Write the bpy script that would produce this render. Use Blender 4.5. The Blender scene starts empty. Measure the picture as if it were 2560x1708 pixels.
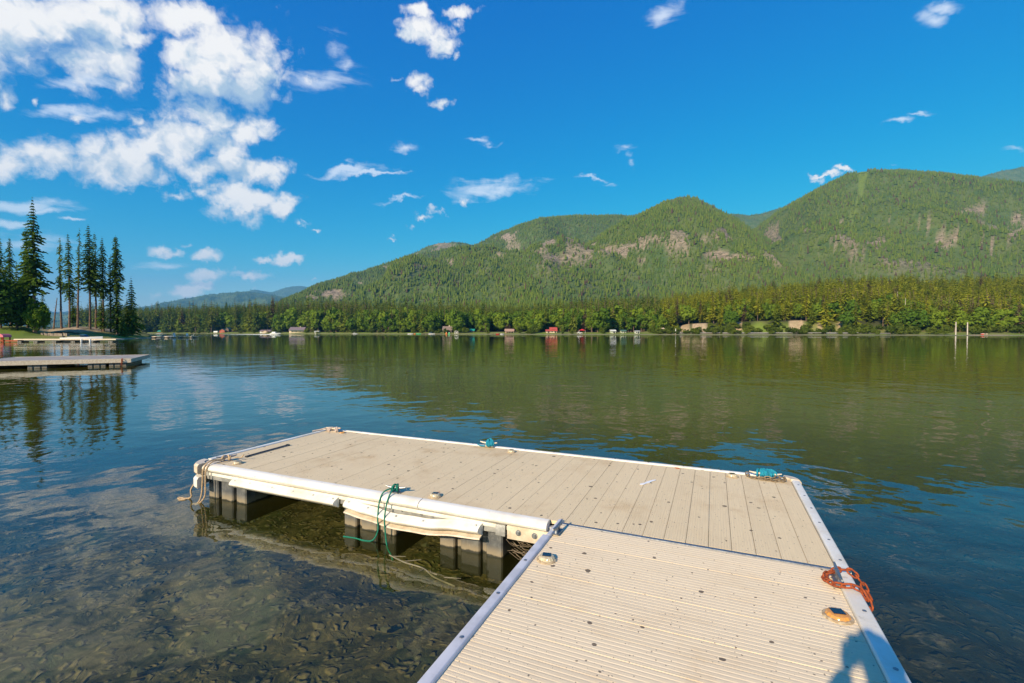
import bpy, math, random
import numpy as np
from mathutils import Vector, Matrix, Euler

# ------------------------------------------------------------------ camera, sky, sun, exposure
scene = bpy.context.scene
R = math.radians
FPX, PITCH, CAMZ = 1169.2, 0.01969, 1.909          # focal length in photo pixels (2560 wide)
cam_d = bpy.data.cameras.new('camera'); cam = bpy.data.objects.new('camera', cam_d)
scene.collection.objects.link(cam); scene.camera = cam
cam_d.sensor_width = 36; cam_d.lens = 36*FPX/2560
cam_d.clip_start = 0.05; cam_d.clip_end = 60000
cam.location = (0, 0, CAMZ); cam.rotation_euler = (R(90)-PITCH, 0, 0)
scene.render.resolution_x = 1024; scene.render.resolution_y = 683
SUN_EL, SUN_AZ = R(27.6), R(217.1)                  # azimuth clockwise from +Y
to_sun = Vector((math.sin(SUN_AZ)*math.cos(SUN_EL), math.cos(SUN_AZ)*math.cos(SUN_EL), math.sin(SUN_EL)))
sd = bpy.data.lights.new('sun', 'SUN'); sd.energy = 5.0; sd.angle = R(0.53); sd.color = (1.0, 0.82, 0.58)
sun = bpy.data.objects.new('sun', sd); scene.collection.objects.link(sun)
sun.rotation_euler = (-to_sun).to_track_quat('-Z', 'Y').to_euler()
scene.view_settings.view_transform = 'Standard'; scene.view_settings.look = 'None'
scene.view_settings.exposure = 0.6; scene.view_settings.gamma = 1; scene.view_settings.use_curve_mapping = False
scene.render.engine = 'CYCLES'
cy = scene.cycles
cy.use_denoising = True; cy.max_bounces = 7; cy.transparent_max_bounces = 16
cy.diffuse_bounces = 2; cy.glossy_bounces = 3; cy.transmission_bounces = 3; cy.volume_bounces = 0
cy.caustics_reflective = False; cy.caustics_refractive = False

def ray(px, py):
    X = (px-1280)/FPX; Z = -(py-854)/FPX; c, s = math.cos(PITCH), math.sin(PITCH)
    return X, c+Z*s, -s+Z*c
def at(px, Y): return (px-1280)/FPX*Y*0.9998        # x of a photo column at forward distance Y
def zat(py, Y):                                     # height of a photo row at forward distance Y
    r = ray(1280, py); return CAMZ + r[2]/r[1]*Y
def proj(x, y, z):                                  # world -> photo pixel (numpy ok)
    c, s = math.cos(PITCH), math.sin(PITCH)
    d = y*c - (z-CAMZ)*s; h = y*s + (z-CAMZ)*c
    return 1280+FPX*x/d, 854-FPX*h/d

class NT:
    def __init__(s, tree): s.t = tree; s.n = tree.nodes; s.l = tree.links
    def new(s, typ, **kw):
        n = s.n.new(typ)
        for k, v in kw.items(): setattr(n, k, v)
        return n
    def link(s, a, b): s.l.new(a, b)
    def put(s, v, sock):
        if isinstance(v, bpy.types.NodeSocket): s.l.new(v, sock)
        elif v is not None: sock.default_value = v
    def m(s, op, a=None, b=None, c=None, clamp=False):
        n = s.new('ShaderNodeMath', operation=op, use_clamp=clamp)
        for v, i in ((a, 0), (b, 1), (c, 2)): s.put(v, n.inputs[i])
        return n.outputs[0]
    def v(s, op, a=None, b=None, c=None):
        n = s.new('ShaderNodeVectorMath', operation=op)
        for v, i in ((a, 0), (b, 1), (c, 2)): s.put(v, n.inputs[i])
        return n.outputs['Value'] if op in ('LENGTH', 'DOT_PRODUCT', 'DISTANCE') else n.outputs[0]
    def sc(s, a, k):
        n = s.new('ShaderNodeVectorMath', operation='SCALE'); s.put(a, n.inputs[0]); s.put(k, n.inputs['Scale']); return n.outputs[0]
    def noise(s, vec, scale, detail=3, rough=0.5, dim='3D', out='Fac', dist=0.0):
        n = s.new('ShaderNodeTexNoise', noise_dimensions=dim); s.put(vec, n.inputs['Vector'])
        n.inputs['Scale'].default_value = scale; n.inputs['Detail'].default_value = detail
        n.inputs['Roughness'].default_value = rough; n.inputs['Distortion'].default_value = dist
        return n.outputs[out]
    def smooth(s, v, a, b, c=0.0, d=1.0):
        n = s.new('ShaderNodeMapRange', interpolation_type='SMOOTHSTEP'); s.put(v, n.inputs[0])
        for i, x in enumerate((a, b, c, d)): s.put(x, n.inputs[1+i])
        return n.outputs[0]
    def mix(s, f, a, b, blend='MIX'):
        n = s.new('ShaderNodeMix', data_type='RGBA', blend_type=blend)
        s.put(f, n.inputs[0])
        for v, i in ((a, 6), (b, 7)):
            if isinstance(v, tuple) and len(v) == 3: v = (*v, 1)
            s.put(v, n.inputs[i])
        return n.outputs[2]

# ---- world
world = bpy.data.worlds.new('World'); scene.world = world; world.use_nodes = True
W = NT(world.node_tree); W.n.clear()
sky = W.new('ShaderNodeTexSky', sky_type='NISHITA'); sky.sun_disc = False
sky.sun_elevation = SUN_EL; sky.sun_rotation = SUN_AZ; sky.altitude = 600
sky.air_density = 1.0; sky.dust_density = 0.3; sky.ozone_density = 2.5
hs = W.new('ShaderNodeHueSaturation'); W.link(sky.outputs[0], hs.inputs['Color'])
hs.inputs['Saturation'].default_value = 1.42; hs.inputs['Hue'].default_value = 0.478; hs.inputs['Value'].default_value = 1.0
SKY_STR = 0.090
tc = W.new('ShaderNodeTexCoord'); D = tc.outputs['Generated']
sep = W.new('ShaderNodeSeparateXYZ'); W.link(D, sep.inputs[0])
dy = W.m('MAXIMUM', sep.outputs[1], 0.06)
cmb = W.new('ShaderNodeCombineXYZ'); W.put(W.m('DIVIDE', sep.outputs[0], dy), cmb.inputs[0]); W.put(W.m('DIVIDE', sep.outputs[2], dy), cmb.inputs[1])
P0 = cmb.outputs[0]
warp = W.noise(D, 5.0, 4, 0.55, out='Color')
warp = W.v('ADD', W.sc(W.v('SUBTRACT', warp, (0.5, 0.5, 0.5)), 0.10), W.sc(W.v('SUBTRACT', W.noise(D, 34.0, 5, 0.6, out='Color'), (0.5, 0.5, 0.5)), 0.035))
warp = W.sc(warp, W.smooth(sep.outputs[2], 0.08, 0.30, 0.38, 1.0))
P1 = W.v('MULTIPLY', W.v('ADD', W.v('ADD', P0, warp), W.sc(W.v('SUBTRACT', W.noise(D, 65.0, 3, 0.6, out='Color'), (0.5, 0.5, 0.5)), 0.028)), (1, 1, 0))
def field(P, ells):
    acc = None
    for e in ells:
        cx, cy_, rx, ry = e[:4]
        r = ray(cx, cy_); x0, z0 = r[0]/r[1], r[2]/r[1]
        small = rx < 36 and len(e) == 4
        if small: rx *= 1.5; ry *= 1.45
        sx, sz = FPX/rx, FPX/ry
        l = W.v('LENGTH', W.v('MULTIPLY_ADD', P, (sx, sz, 0), (-x0*sx, -z0*sz, 0)))
        if len(e) > 4: l = W.m('ADD', l, e[4])
        elif small: l = W.m('ADD', l, 0.42)
        acc = l if acc is None else W.m('MINIMUM', acc, l)
    return W.m('SUBTRACT', 1.0, acc)
CUM = [(590,135,140,95),(650,165,95,85),(470,150,75,60),(620,215,75,60),(500,205,110,60),(690,180,65,40),(788,196,24,22),
 (500,272,75,52),(545,300,75,50),(600,320,75,45),(450,368,140,68),(290,388,180,66),(120,385,150,56),(20,402,130,48),(520,345,110,60),(330,428,95,42),
 (205,300,34,15),(350,312,22,20),(520,420,110,52),(665,420,82,46),(590,405,60,36),(440,482,55,22),(520,470,60,26),(610,515,115,48),
 (560,490,70,36),(685,520,50,30),(752,552,30,13),(15,245,34,42),(97,255,18,20),(45,70,400,160,.02),(300,60,170,85,.05),(180,160,260,75,.12),(480,50,170,52,.12),(360,110,80,38,.1),
 (425,628,50,18),(470,606,22,10),(510,634,44,20),(530,686,62,22),(610,688,72,16),(695,652,26,11),(725,640,38,16),(655,650,30,9),
 (465,728,52,18),(518,715,40,15),(440,735,13,10),(392,742,26,12),(632,711,12,9),(790,698,13,5),(780,571,20,6),
 (1070,70,56,46),(1105,112,46,36),(1035,82,46,24),(1150,58,24,32),(1060,8,55,30),(1150,12,45,24),(1143,146,13,20),(1112,142,30,16),
 (1030,205,42,32),(1035,235,24,20),(978,195,16,14),(1098,266,29,16),(1100,540,40,15),(1062,556,36,14),(1042,572,20,12),(1162,508,10,12),(982,595,11,5),
 (2045,462,28,12),(2078,446,36,12),(2118,430,36,10),(2050,452,40,8)]
WISP = [(860,428,120,14),(930,440,130,8),(1240,480,150,30),(1020,510,70,8),(1200,362,50,11),(1230,372,36,10),(1000,378,40,18),(845,115,34,40),(868,160,28,34),
 (1670,30,60,40),(2340,50,50,30),(2370,20,60,20),(2270,300,60,10),(2320,288,50,8),(2250,410,34,9),(2545,388,30,9),(1570,375,32,9),(1572,415,16,34),(1480,455,40,9),(1515,468,30,9),
 (60,515,150,17,-.3),(110,528,90,9,-.1),(25,560,60,9,-.2),(60,608,170,32),(190,547,40,5,-.1),(220,290,260,22,.1),(230,220,200,24,.2),(810,200,150,60,.2),(420,660,110,14,.1),(600,752,120,9,.1)]
SHAD = [(60,190,340,90),(250,200,120,50),(600,262,120,40),(260,120,110,50),(620,225,110,45),(480,235,80,45),(530,435,110,38),(380,425,60,30),(250,415,120,26),(610,545,90,18),(560,712,110,10),(660,445,60,20),(540,350,45,30)]
def billow(vec, scale):
    v = W.new('ShaderNodeTexVoronoi', feature='F1'); W.put(vec, v.inputs['Vector']); v.inputs['Scale'].default_value = scale; return v.outputs['Distance']
Dw = W.v('ADD', D, W.sc(W.v('SUBTRACT', W.noise(D, 22.0, 3, 0.6, out='Color'), (0.5, 0.5, 0.5)), 0.05))
Dl = W.v('ADD', Dw, (-0.011, 0.0, 0.017))              # a step towards the sun
def puff(v, det): return W.m('ADD', W.m('MULTIPLY', W.noise(v, 13.0, det, 0.61), 0.80), W.m('MULTIPLY', W.m('SUBTRACT', 1.0, billow(v, 26.0)), 0.20))
fbm = puff(Dw, 10); fbm0 = puff(Dw, 4); fbm_up = puff(Dl, 4)
cf = field(P1, CUM)
dens = W.m('ADD', W.m('MULTIPLY', W.m('SUBTRACT', fbm, 0.497), 3.3), cf)
cum = W.m('POWER', W.smooth(dens, -0.08, 0.78), 0.85)
Pw = W.v('MULTIPLY', W.v('ADD', P0, W.sc(warp, 1.2)), (1, 1, 0))
wf = field(Pw, WISP)
wn = W.noise(W.v('MULTIPLY', D, (6, 6, 26)), 1.6, 8, 0.62, dist=0.6)
wis = W.smooth(W.m('ADD', W.m('MULTIPLY', W.m('SUBTRACT', wn, 0.5), 2.2), wf), 0.05, 1.1, 0.0, 0.62)
# clouds of the same kind over the part of the sky outside the view
gen = W.v('DIVIDE', D, None)
zc = W.m('ADD', W.m('MAXIMUM', sep.outputs[2], 0.0), 0.18)
cz = W.new('ShaderNodeCombineXYZ')
for i in range(3): W.put(zc, cz.inputs[i])
W.link(cz.outputs[0], gen.node.inputs[1])
out_x = W.m('GREATER_THAN', W.m('ABSOLUTE', W.m('DIVIDE', sep.outputs[0], dy)), 1.45)
out_z = W.smooth(W.m('DIVIDE', sep.outputs[2], dy), 0.85, 1.1)
outside = W.m('MAXIMUM', W.m('MAXIMUM', out_x, out_z), W.m('LESS_THAN', sep.outputs[1], 0.07))
gcl = W.m('MULTIPLY', W.smooth(W.noise(gen, 1.1, 5, 0.6), 0.56, 0.66), outside)
above = W.smooth(sep.outputs[2], 0.0, 0.02)
mask = W.m('MULTIPLY', W.m('MAXIMUM', cum, gcl), above)
front = W.m('GREATER_THAN', sep.outputs[1], 0.07)
mask = W.m('MULTIPLY', mask, W.m('MAXIMUM', front, gcl))
sh = W.smooth(field(P1, SHAD), -0.35, 0.7)
rel = W.m('MULTIPLY', W.m('SUBTRACT', fbm0, fbm_up), 5.0)      # lit towards the sun
thick = W.smooth(W.noise(Dw, 6.5, 3, 0.5), 0.42, 0.66)
shade = W.m('ADD', W.m('ADD', W.m('MULTIPLY', sh, 0.80), W.m('MULTIPLY', rel, -1.0)), W.m('SUBTRACT', W.m('MULTIPLY', thick, 0.42), 0.05), clamp=True)
ccol = W.mix(shade, (0.73, 0.71, 0.68), (0.33, 0.43, 0.53))
sk0 = W.mix(1.0, hs.outputs[0], (SKY_STR, SKY_STR, SKY_STR), 'MULTIPLY')
sr = W.new('ShaderNodeSeparateColor'); W.link(sk0, sr.inputs[0]); cr_ = W.new('ShaderNodeCombineColor')      # camera's vivid film rendering of the blue
W.put(W.m('MINIMUM', W.m('MULTIPLY', W.m('MULTIPLY', W.m('POWER', sr.outputs[0], 2.0), 1.5), W.smooth(sep.outputs[2], 0.24, 0.42, 2.7, 0.5)), W.m('MULTIPLY', sr.outputs[0], 0.95)), cr_.inputs[0])
W.put(W.m('MULTIPLY', sr.outputs[1], W.smooth(sep.outputs[2], 0.0, 0.35, 1.0, 0.97)), cr_.inputs[1])
W.put(W.m('MAXIMUM', W.m('MULTIPLY', W.m('POWER', sr.outputs[2], 0.4), 0.685), W.m('MULTIPLY', sr.outputs[2], 0.85)), cr_.inputs[2])
skyc = cr_.outputs[0]
low = W.smooth(sep.outputs[2], 0.02, 0.20, 0.82, 0.97)      # low clouds seen through more air
c1 = W.mix(W.m('MULTIPLY', W.m('MULTIPLY', wis, above), front), skyc, (0.74, 0.77, 0.80))
c2 = W.mix(W.m('MULTIPLY', mask, low), c1, ccol)
bg = W.new('ShaderNodeBackground'); W.link(c2, bg.inputs[0])
bg.inputs['Strength'].default_value = 1.0
wo = W.new('ShaderNodeOutputWorld'); W.link(bg.outputs[0], wo.inputs[0])

# ------------------------------------------------------------------ helpers
col = scene.collection
class MB:
    """collects geometry of one mesh"""
    def __init__(s): s.v = []; s.f = []; s.mi = []
    def add(s, vs, fs, m=0):
        o = len(s.v); s.v += [tuple(p) for p in vs]
        s.f += [tuple(i+o for i in f) for f in fs]; s.mi += [m]*len(fs)
    def box(s, x0, x1, y0, y1, z0, z1, m=0):
        s.add([(x, y, z) for x in (x0, x1) for y in (y0, y1) for z in (z0, z1)],
              [(0, 1, 3, 2), (4, 6, 7, 5), (0, 4, 5, 1), (2, 3, 7, 6), (0, 2, 6, 4), (1, 5, 7, 3)], m)
    def extrude(s, prof, a, b, axis='x', m=0, caps=True):
        """prof: (p, z) points of a closed section; swept from a to b along x (section in y,z) or y (section in x,z)"""
        n = len(prof)
        f = (lambda t, p: (t, p[0], p[1])) if axis == 'x' else (lambda t, p: (p[0], t, p[1]))
        vs = [f(a, p) for p in prof]+[f(b, p) for p in prof]
        fs = [(i, (i+1) % n, n+(i+1) % n, n+i) for i in range(n)]
        if caps: fs += [tuple(range(n))[::-1], tuple(range(n, 2*n))]
        s.add(vs, fs, m)
    def tube(s, pts, r, n=8, m=0, closed=False):
        pts = [Vector(p) for p in pts]; rs = r if isinstance(r, (list, tuple)) else [r]*len(pts)
        k = len(pts); vs = []; up = Vector((0.13, 0.2, 1)).normalized(); prev = None
        for i, p in enumerate(pts):
            a = pts[(i-1) % k] if (closed or i) else p; b = pts[(i+1) % k] if (closed or i < k-1) else p
            t = (b-a).normalized() if (b-a).length > 1e-9 else Vector((0, 0, 1))
            if prev is None: u = t.cross(up); u = u if u.length > 1e-3 else t.cross(Vector((1, 0, 0)))
            else: u = prev-t*prev.dot(t)
            u = u.normalized() if u.length > 1e-6 else Vector((1, 0, 0)); prev = u; w = t.cross(u)
            vs += [p+(u*math.cos(2*math.pi*j/n)+w*math.sin(2*math.pi*j/n))*rs[i] for j in range(n)]
        fs = [(i*n+j, i*n+(j+1) % n, ((i+1) % k)*n+(j+1) % n, ((i+1) % k)*n+j) for i in range(k if closed else k-1) for j in range(n)]
        if not closed: fs += [tuple(range(n))[::-1], tuple(range((k-1)*n, k*n))]
        s.add(vs, fs, m)
    def lathe(s, prof, n=20, c=(0, 0, 0), m=0):
        vs = [(c[0]+r*math.cos(2*math.pi*j/n), c[1]+r*math.sin(2*math.pi*j/n), c[2]+z) for r, z in prof for j in range(n)]
        fs = [(i*n+j, i*n+(j+1) % n, (i+1)*n+(j+1) % n, (i+1)*n+j) for i in range(len(prof)-1) for j in range(n)]
        fs += [tuple(range(n))[::-1], tuple(range((len(prof)-1)*n, len(prof)*n))]
        s.add(vs, fs, m)
    def mesh(s, name, mats, smooth=False):
        me = bpy.data.meshes.new(name); me.from_pydata(s.v, [], s.f)
        for m in (mats if isinstance(mats, (list, tuple)) else [mats]): me.materials.append(m)
        if any(s.mi): me.polygons.foreach_set('material_index', s.mi)
        if smooth: me.polygons.foreach_set('use_smooth', [True]*len(s.f)); me.set_sharp_from_angle(angle=R(26))
        me.update(); return me
    def obj(s, name, mats, parent=None, smooth=False, loc=None):
        return link(name, s.mesh(name, mats, smooth), parent, loc)
def link(name, data, parent=None, loc=None, rot=None, scl=None):
    o = bpy.data.objects.new(name, data); col.objects.link(o)
    if parent: o.parent = parent
    if loc is not None: o.location = loc
    if rot is not None: o.rotation_euler = rot
    if scl is not None: o.scale = scl if hasattr(scl, '__len__') else (scl,)*3
    return o
def tag(o, label, cat, group=None):
    o['label'] = label; o['category'] = cat
    if group: o['group'] = group
    return o
def thing(name, label, cat, loc=(0, 0, 0), rotz=0, group=None, scl=None):
    o = link(name, None, None, loc, (0, 0, rotz), scl); o.empty_display_size = 0.1
    return tag(o, label, cat, group)
def kind(o, k): o['kind'] = k; return o
def grid_mesh(name, xs, ys, zs, mat, attrs=None, smooth=True):
    ny, nx = xs.shape
    v = np.stack([xs, ys, zs], -1).reshape(-1, 3)
    i = np.arange(ny*nx).reshape(ny, nx)
    f = np.stack([i[:-1, :-1], i[:-1, 1:], i[1:, 1:], i[1:, :-1]], -1).reshape(-1, 4)
    me = bpy.data.meshes.new(name); me.vertices.add(len(v)); me.vertices.foreach_set('co', v.astype('f').ravel())
    me.loops.add(f.size); me.loops.foreach_set('vertex_index', f.astype('i').ravel())
    me.polygons.add(len(f)); me.polygons.foreach_set('loop_start', np.arange(0, f.size, 4, dtype='i'))
    me.polygons.foreach_set('loop_total', np.full(len(f), 4, dtype='i'))
    me.update(calc_edges=True); me.materials.append(mat)
    if smooth: me.polygons.foreach_set('use_smooth', [True]*len(f))
    for k, a in (attrs or {}).items():
        at_ = me.attributes.new(k, 'FLOAT', 'POINT'); at_.data.foreach_set('value', a.astype('f').ravel())
    return me
def vnoise(x, y, seed=0):
    x = np.asarray(x, float); y = np.asarray(y, float)
    xi = np.floor(x).astype(np.int64); yi = np.floor(y).astype(np.int64); xf = x-xi; yf = y-yi
    def h(a, b):
        n = (a*374761393+b*668265263+seed*1442695041) & 0xffffffff
        n = ((n ^ (n >> 13))*1274126177) & 0xffffffff
        return ((n ^ (n >> 16)) & 0xffff)/65535.0
    u = xf*xf*(3-2*xf); v = yf*yf*(3-2*yf)
    return (h(xi, yi)*(1-u)+h(xi+1, yi)*u)*(1-v)+(h(xi, yi+1)*(1-u)+h(xi+1, yi+1)*u)*v
def fbm2(x, y, seed=0, oct=5):
    s = 0; a = 0.5; t = 0
    for o in range(oct): s = s+a*vnoise(x*2**o, y*2**o, seed+o*17); t += a; a *= 0.5
    return s/t
def sstep(a, b, x): t = np.clip((x-a)/(b-a), 0, 1); return t*t*(3-2*t)

# ------------------------------------------------------------------ materials
def mat(name, base=(0.5, 0.5, 0.5), rough=0.6, metal=0.0, var=0.0, vscale=5.0, bump=0.0, bscale=40.0, spec=0.5, fn=None, col2=None):
    m = bpy.data.materials.new(name); m.use_nodes = True; N = NT(m.node_tree)
    p = N.n['Principled BSDF']; p.inputs['Base Color'].default_value = (*base, 1)
    p.inputs['Roughness'].default_value = rough; p.inputs['Metallic'].default_value = metal
    p.inputs['Specular IOR Level'].default_value = spec
    geo = N.new('ShaderNodeNewGeometry'); pos = geo.outputs['Position']
    if var or col2:
        c2 = col2 or tuple(c*(1-var) for c in base)
        f = N.smooth(N.noise(pos, vscale, 5, 0.6), 0.35, 0.65)
        N.put(N.mix(f, base, c2), p.inputs['Base Color'])
    if bump:
        b = N.new('ShaderNodeBump'); b.inputs['Distance'].default_value = bump; b.inputs['Strength'].default_value = 1
        N.put(N.noise(pos, bscale, 4, 0.6), b.inputs['Height']); N.link(b.outputs[0], p.inputs['Normal'])
    if fn: fn(N, p, pos)
    return m
def deck_fn(base, dirt, stain_amt, rib_dir):
    def fn(N, p, pos):
        # weathering: broad stains, fine grain along the boards, sparse dark spots
        n1 = N.smooth(N.noise(pos, 1.7, 6, 0.72), 0.47, 0.72)
        n0 = N.smooth(N.noise(N.v('ADD', pos, (5, 5, 5)), 0.9, 3, 0.6), 0.42, 0.62, 0.25, 1.0); n1 = N.m('MULTIPLY', n1, n0)
        c = N.mix(N.m('MULTIPLY', n1, stain_amt), base, dirt)
        mp = N.new('ShaderNodeMapping'); N.link(pos, mp.inputs[0]); mp.inputs['Rotation'].default_value = (0, 0, YAW)
        g = N.noise(N.v('MULTIPLY', mp.outputs[0], (90, 3, 10) if rib_dir == 'v' else (3, 90, 10)), 1.0, 3, 0.6)
        c = N.mix(N.smooth(g, 0.35, 0.75, 0.0, 0.22), c, tuple(x*0.62 for x in base))
        oi = N.new('ShaderNodeObjectInfo')
        c = N.mix(N.m('MULTIPLY', oi.outputs['Random'], 0.16), c, tuple(x*0.72 for x in base))
        pp = N.v('ADD', pos, N.sc(N.noise(pos, 30, 2, 0.5, out='Color'), 0.018))
        for sc_, r, thr, cc in ((7.0, 0.0150, 0.72, (0.09, 0.065, 0.05)), (23.0, 0.0055, 0.82, (0.16, 0.12, 0.09)), (3.7, 0.022, 0.74, (0.10, 0.075, 0.05)), (31.0, 0.004, 0.7, (0.3, 0.24, 0.18))):
            v = N.new('ShaderNodeTexVoronoi', voronoi_dimensions='2D'); N.put(pp, v.inputs['Vector']); v.inputs['Scale'].default_value = sc_
            sp = N.new('ShaderNodeSeparateColor'); N.link(v.outputs['Color'], sp.inputs[0])
            d = N.m('MULTIPLY', v.outputs['Distance'], 1/sc_)
            rr = N.m('MULTIPLY', sp.outputs[1], r)
            k = N.m('MULTIPLY', N.m('LESS_THAN', d, rr), N.m('GREATER_THAN', sp.outputs[0], thr))
            c = N.mix(N.m('MULTIPLY', k, 0.88), c, cc)
        N.put(c, p.inputs['Base Color'])
        b = N.new('ShaderNodeBump'); b.inputs['Distance'].default_value = 0.0015
        N.put(N.noise(pos, 260, 3, 0.6), b.inputs['Height']); N.link(b.outputs[0], p.inputs['Normal'])
    return fn
YAW = 0.4074
M = {}
M['head_deck'] = mat('weathered_head_deck_vinyl', rough=0.75, spec=0.3, fn=deck_fn((0.81, 0.645, 0.40), (0.58, 0.39, 0.19), 0.75, 'v'))
M['finger_deck'] = mat('ribbed_finger_deck_vinyl', rough=0.75, spec=0.3, fn=deck_fn((0.86, 0.70, 0.475), (0.66, 0.46, 0.25), 0.5, 'u'))
def vinyl_fn(N, p, pos):
    n = N.noise(pos, 3.0, 6, 0.7); n2 = N.noise(N.v('MULTIPLY', pos, (9, 9, 60)), 1.0, 5, 0.7)
    c = N.mix(N.smooth(n, 0.4, 0.65), (0.82, 0.79, 0.72), (0.72, 0.66, 0.55))
    c = N.mix(N.smooth(n2, 0.60, 0.72, 0, 0.55), c, (0.36, 0.29, 0.20))
    N.put(c, p.inputs['Base Color'])
M['vinyl'] = mat('white_vinyl', rough=0.4, bump=0.001, bscale=60, fn=vinyl_fn)
M['vinyl_old'] = mat('yellowed_vinyl', (0.72, 0.62, 0.48), 0.45, vscale=12, col2=(0.58, 0.47, 0.34), bump=0.001)
M['rail'] = mat('grey_white_rail', (0.62, 0.62, 0.66), 0.45, var=0.18, vscale=9)
M['frame'] = mat('dock_frame_metal', (0.50, 0.49, 0.46), 0.42, 0.35, var=0.3, vscale=14, bump=0.001)
M['steel'] = mat('galvanised_steel', (0.36, 0.37, 0.38), 0.42, 0.8, var=0.35, vscale=60)
M['darksteel'] = mat('dark_steel', (0.035, 0.04, 0.045), 0.35, 0.3, var=0.3, vscale=30)
M['shade_black'] = mat('painted_gap_shade', (0.012, 0.011, 0.010), 0.9)  # near-black colour that paints in the shade of the deck edge gaps
def float_fn(N, p, pos):
    s = N.new('ShaderNodeSeparateXYZ'); N.link(pos, s.inputs[0])
    n = N.noise(pos, 11, 6, 0.7); n2 = N.noise(N.v('MULTIPLY', pos, (30, 30, 6)), 1.0, 5, 0.7)
    c = N.mix(N.smooth(n, 0.4, 0.7), (0.085, 0.09, 0.095), (0.19, 0.19, 0.18))
    c = N.mix(N.smooth(n2, 0.55, 0.72, 0, 0.5), c, (0.30, 0.29, 0.27))
    zz = N.m('ADD', s.outputs[2], N.m('MULTIPLY', N.m('SUBTRACT', n, 0.5), 0.06))
    c = N.mix(N.smooth(zz, 0.02, 0.11, 0.75, 0.0), c, (0.34, 0.27, 0.17))         # dried silt line
    c = N.mix(N.smooth(zz, 0.008, 0.02, 1.0, 0.0), c, (0.03, 0.03, 0.022))
    N.put(c, p.inputs['Base Color'])
M['float'] = mat('float_plastic', rough=0.5, fn=float_fn, bump=0.002, bscale=30)
M['rope_green'] = mat('green_rope', (0.005, 0.26, 0.16), 0.8, var=0.65, vscale=260, bump=.003, bscale=300)
M['rope_teal'] = mat('teal_rope', (0.01, 0.40, 0.42), 0.8, vscale=160, col2=(0.005, 0.07, 0.25), bump=.003, bscale=300)
M['rope_tan'] = mat('old_tan_rope', (0.60, 0.42, 0.24), 0.8, var=0.4, vscale=90)
M['rope_white'] = mat('old_white_rope', (0.66, 0.52, 0.42), 0.8, var=0.4, vscale=90)
M['rust'] = mat('rusty_chain_metal', (0.42, 0.085, 0.016), 0.8, vscale=80, col2=(0.20, 0.04, 0.012), bump=0.002, bscale=200)
M['brass'] = mat('dull_chain_metal', (0.40, 0.32, 0.20), 0.5, 0.5, vscale=80, col2=(0.20, 0.12, 0.06))
M['lens'] = mat('clear_yellowed_lens', (0.62, 0.54, 0.38), 0.15, vscale=60, col2=(0.45, 0.36, 0.20))
M['lens_amber'] = mat('amber_lens', (0.75, 0.32, 0.05), 0.15, vscale=60, col2=(0.5, 0.25, 0.08))
M['lens_rim'] = mat('light_base_plastic', (0.55, 0.44, 0.28), 0.4, vscale=50, col2=(0.35, 0.25, 0.14))
M['solar'] = mat('solar_cell', (0.012, 0.014, 0.035), 0.12)
M['scrap'] = mat('white_film', (0.85, 0.85, 0.86), 0.5)
M['leaf'] = mat('dry_leaf', (0.38, 0.12, 0.05), 0.7)
M['twig'] = mat('pale_dead_stem', (0.42, 0.33, 0.23), 0.8)
# foliage
def leafmat(name, a, b, trans=0.25, loc_scale=0.01, dead=None):
    m = bpy.data.materials.new(name); m.use_nodes = True; N = NT(m.node_tree)
    N.n.remove(N.n['Principled BSDF'])
    oi = N.new('ShaderNodeObjectInfo'); geo = N.new('ShaderNodeNewGeometry')
    f = N.m('ADD', N.m('MULTIPLY', oi.outputs['Random'], 0.7), N.m('MULTIPLY', N.noise(oi.outputs['Location'], loc_scale, 4, 0.6), 0.7))
    c = N.mix(N.smooth(f, 0.3, 1.05), a, b)
    n = N.noise(geo.outputs['Position'], 0.9, 3, 0.6)
    c = N.mix(N.smooth(n, 0.35, 0.7, 0.0, 0.45), c, tuple(x*0.55 for x in a))
    if dead: c = N.mix(N.m('GREATER_THAN', N.m('FRACT', N.m('MULTIPLY', oi.outputs['Random'], 37.7)), 0.94), c, dead)
    d = N.new('ShaderNodeBsdfDiffuse'); N.put(c, d.inputs[0])
    t = N.new('ShaderNodeBsdfTranslucent'); N.put(N.mix(1.0, c, (1.0, 1.15, 0.5), 'MULTIPLY'), t.inputs[0])
    mx = N.new('ShaderNodeMixShader'); mx.inputs[0].default_value = trans
    N.link(d.outputs[0], mx.inputs[1]); N.link(t.outputs[0], mx.inputs[2]); N.link(mx.outputs[0], N.n['Material Output'].inputs[0])
    return m
M['needle'] = leafmat('conifer_needles', (0.095, 0.150, 0.026), (0.24, 0.27, 0.035), dead=(0.12, 0.085, 0.05))
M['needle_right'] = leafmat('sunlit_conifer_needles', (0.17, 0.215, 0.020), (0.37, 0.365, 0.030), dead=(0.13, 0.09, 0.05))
M['needle_near'] = leafmat('larch_needles', (0.10, 0.17, 0.03), (0.20, 0.27, 0.035), 0.45)
M['needle_hill'] = leafmat('mountain_conifer_needles', (0.095, 0.155, 0.028), (0.165, 0.21, 0.036), 0.15, 0.004, dead=(0.11, 0.075, 0.05))
M['broadleaf'] = leafmat('broad_leaves', (0.10, 0.185, 0.022), (0.23, 0.31, 0.03), 0.35)
M['broadleaf_dark'] = leafmat('dark_broad_leaves', (0.045, 0.10, 0.02), (0.08, 0.15, 0.022), 0.3)
M['shrub'] = leafmat('shrub_leaves', (0.085, 0.125, 0.018), (0.17, 0.21, 0.03), 0.35)
M['bark'] = mat('conifer_bark', (0.20, 0.13, 0.09), 0.9, var=0.5, vscale=2)
M['snag'] = mat('bleached_snag_wood', (0.62, 0.55, 0.45), 0.8, var=0.2, vscale=1)
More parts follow.
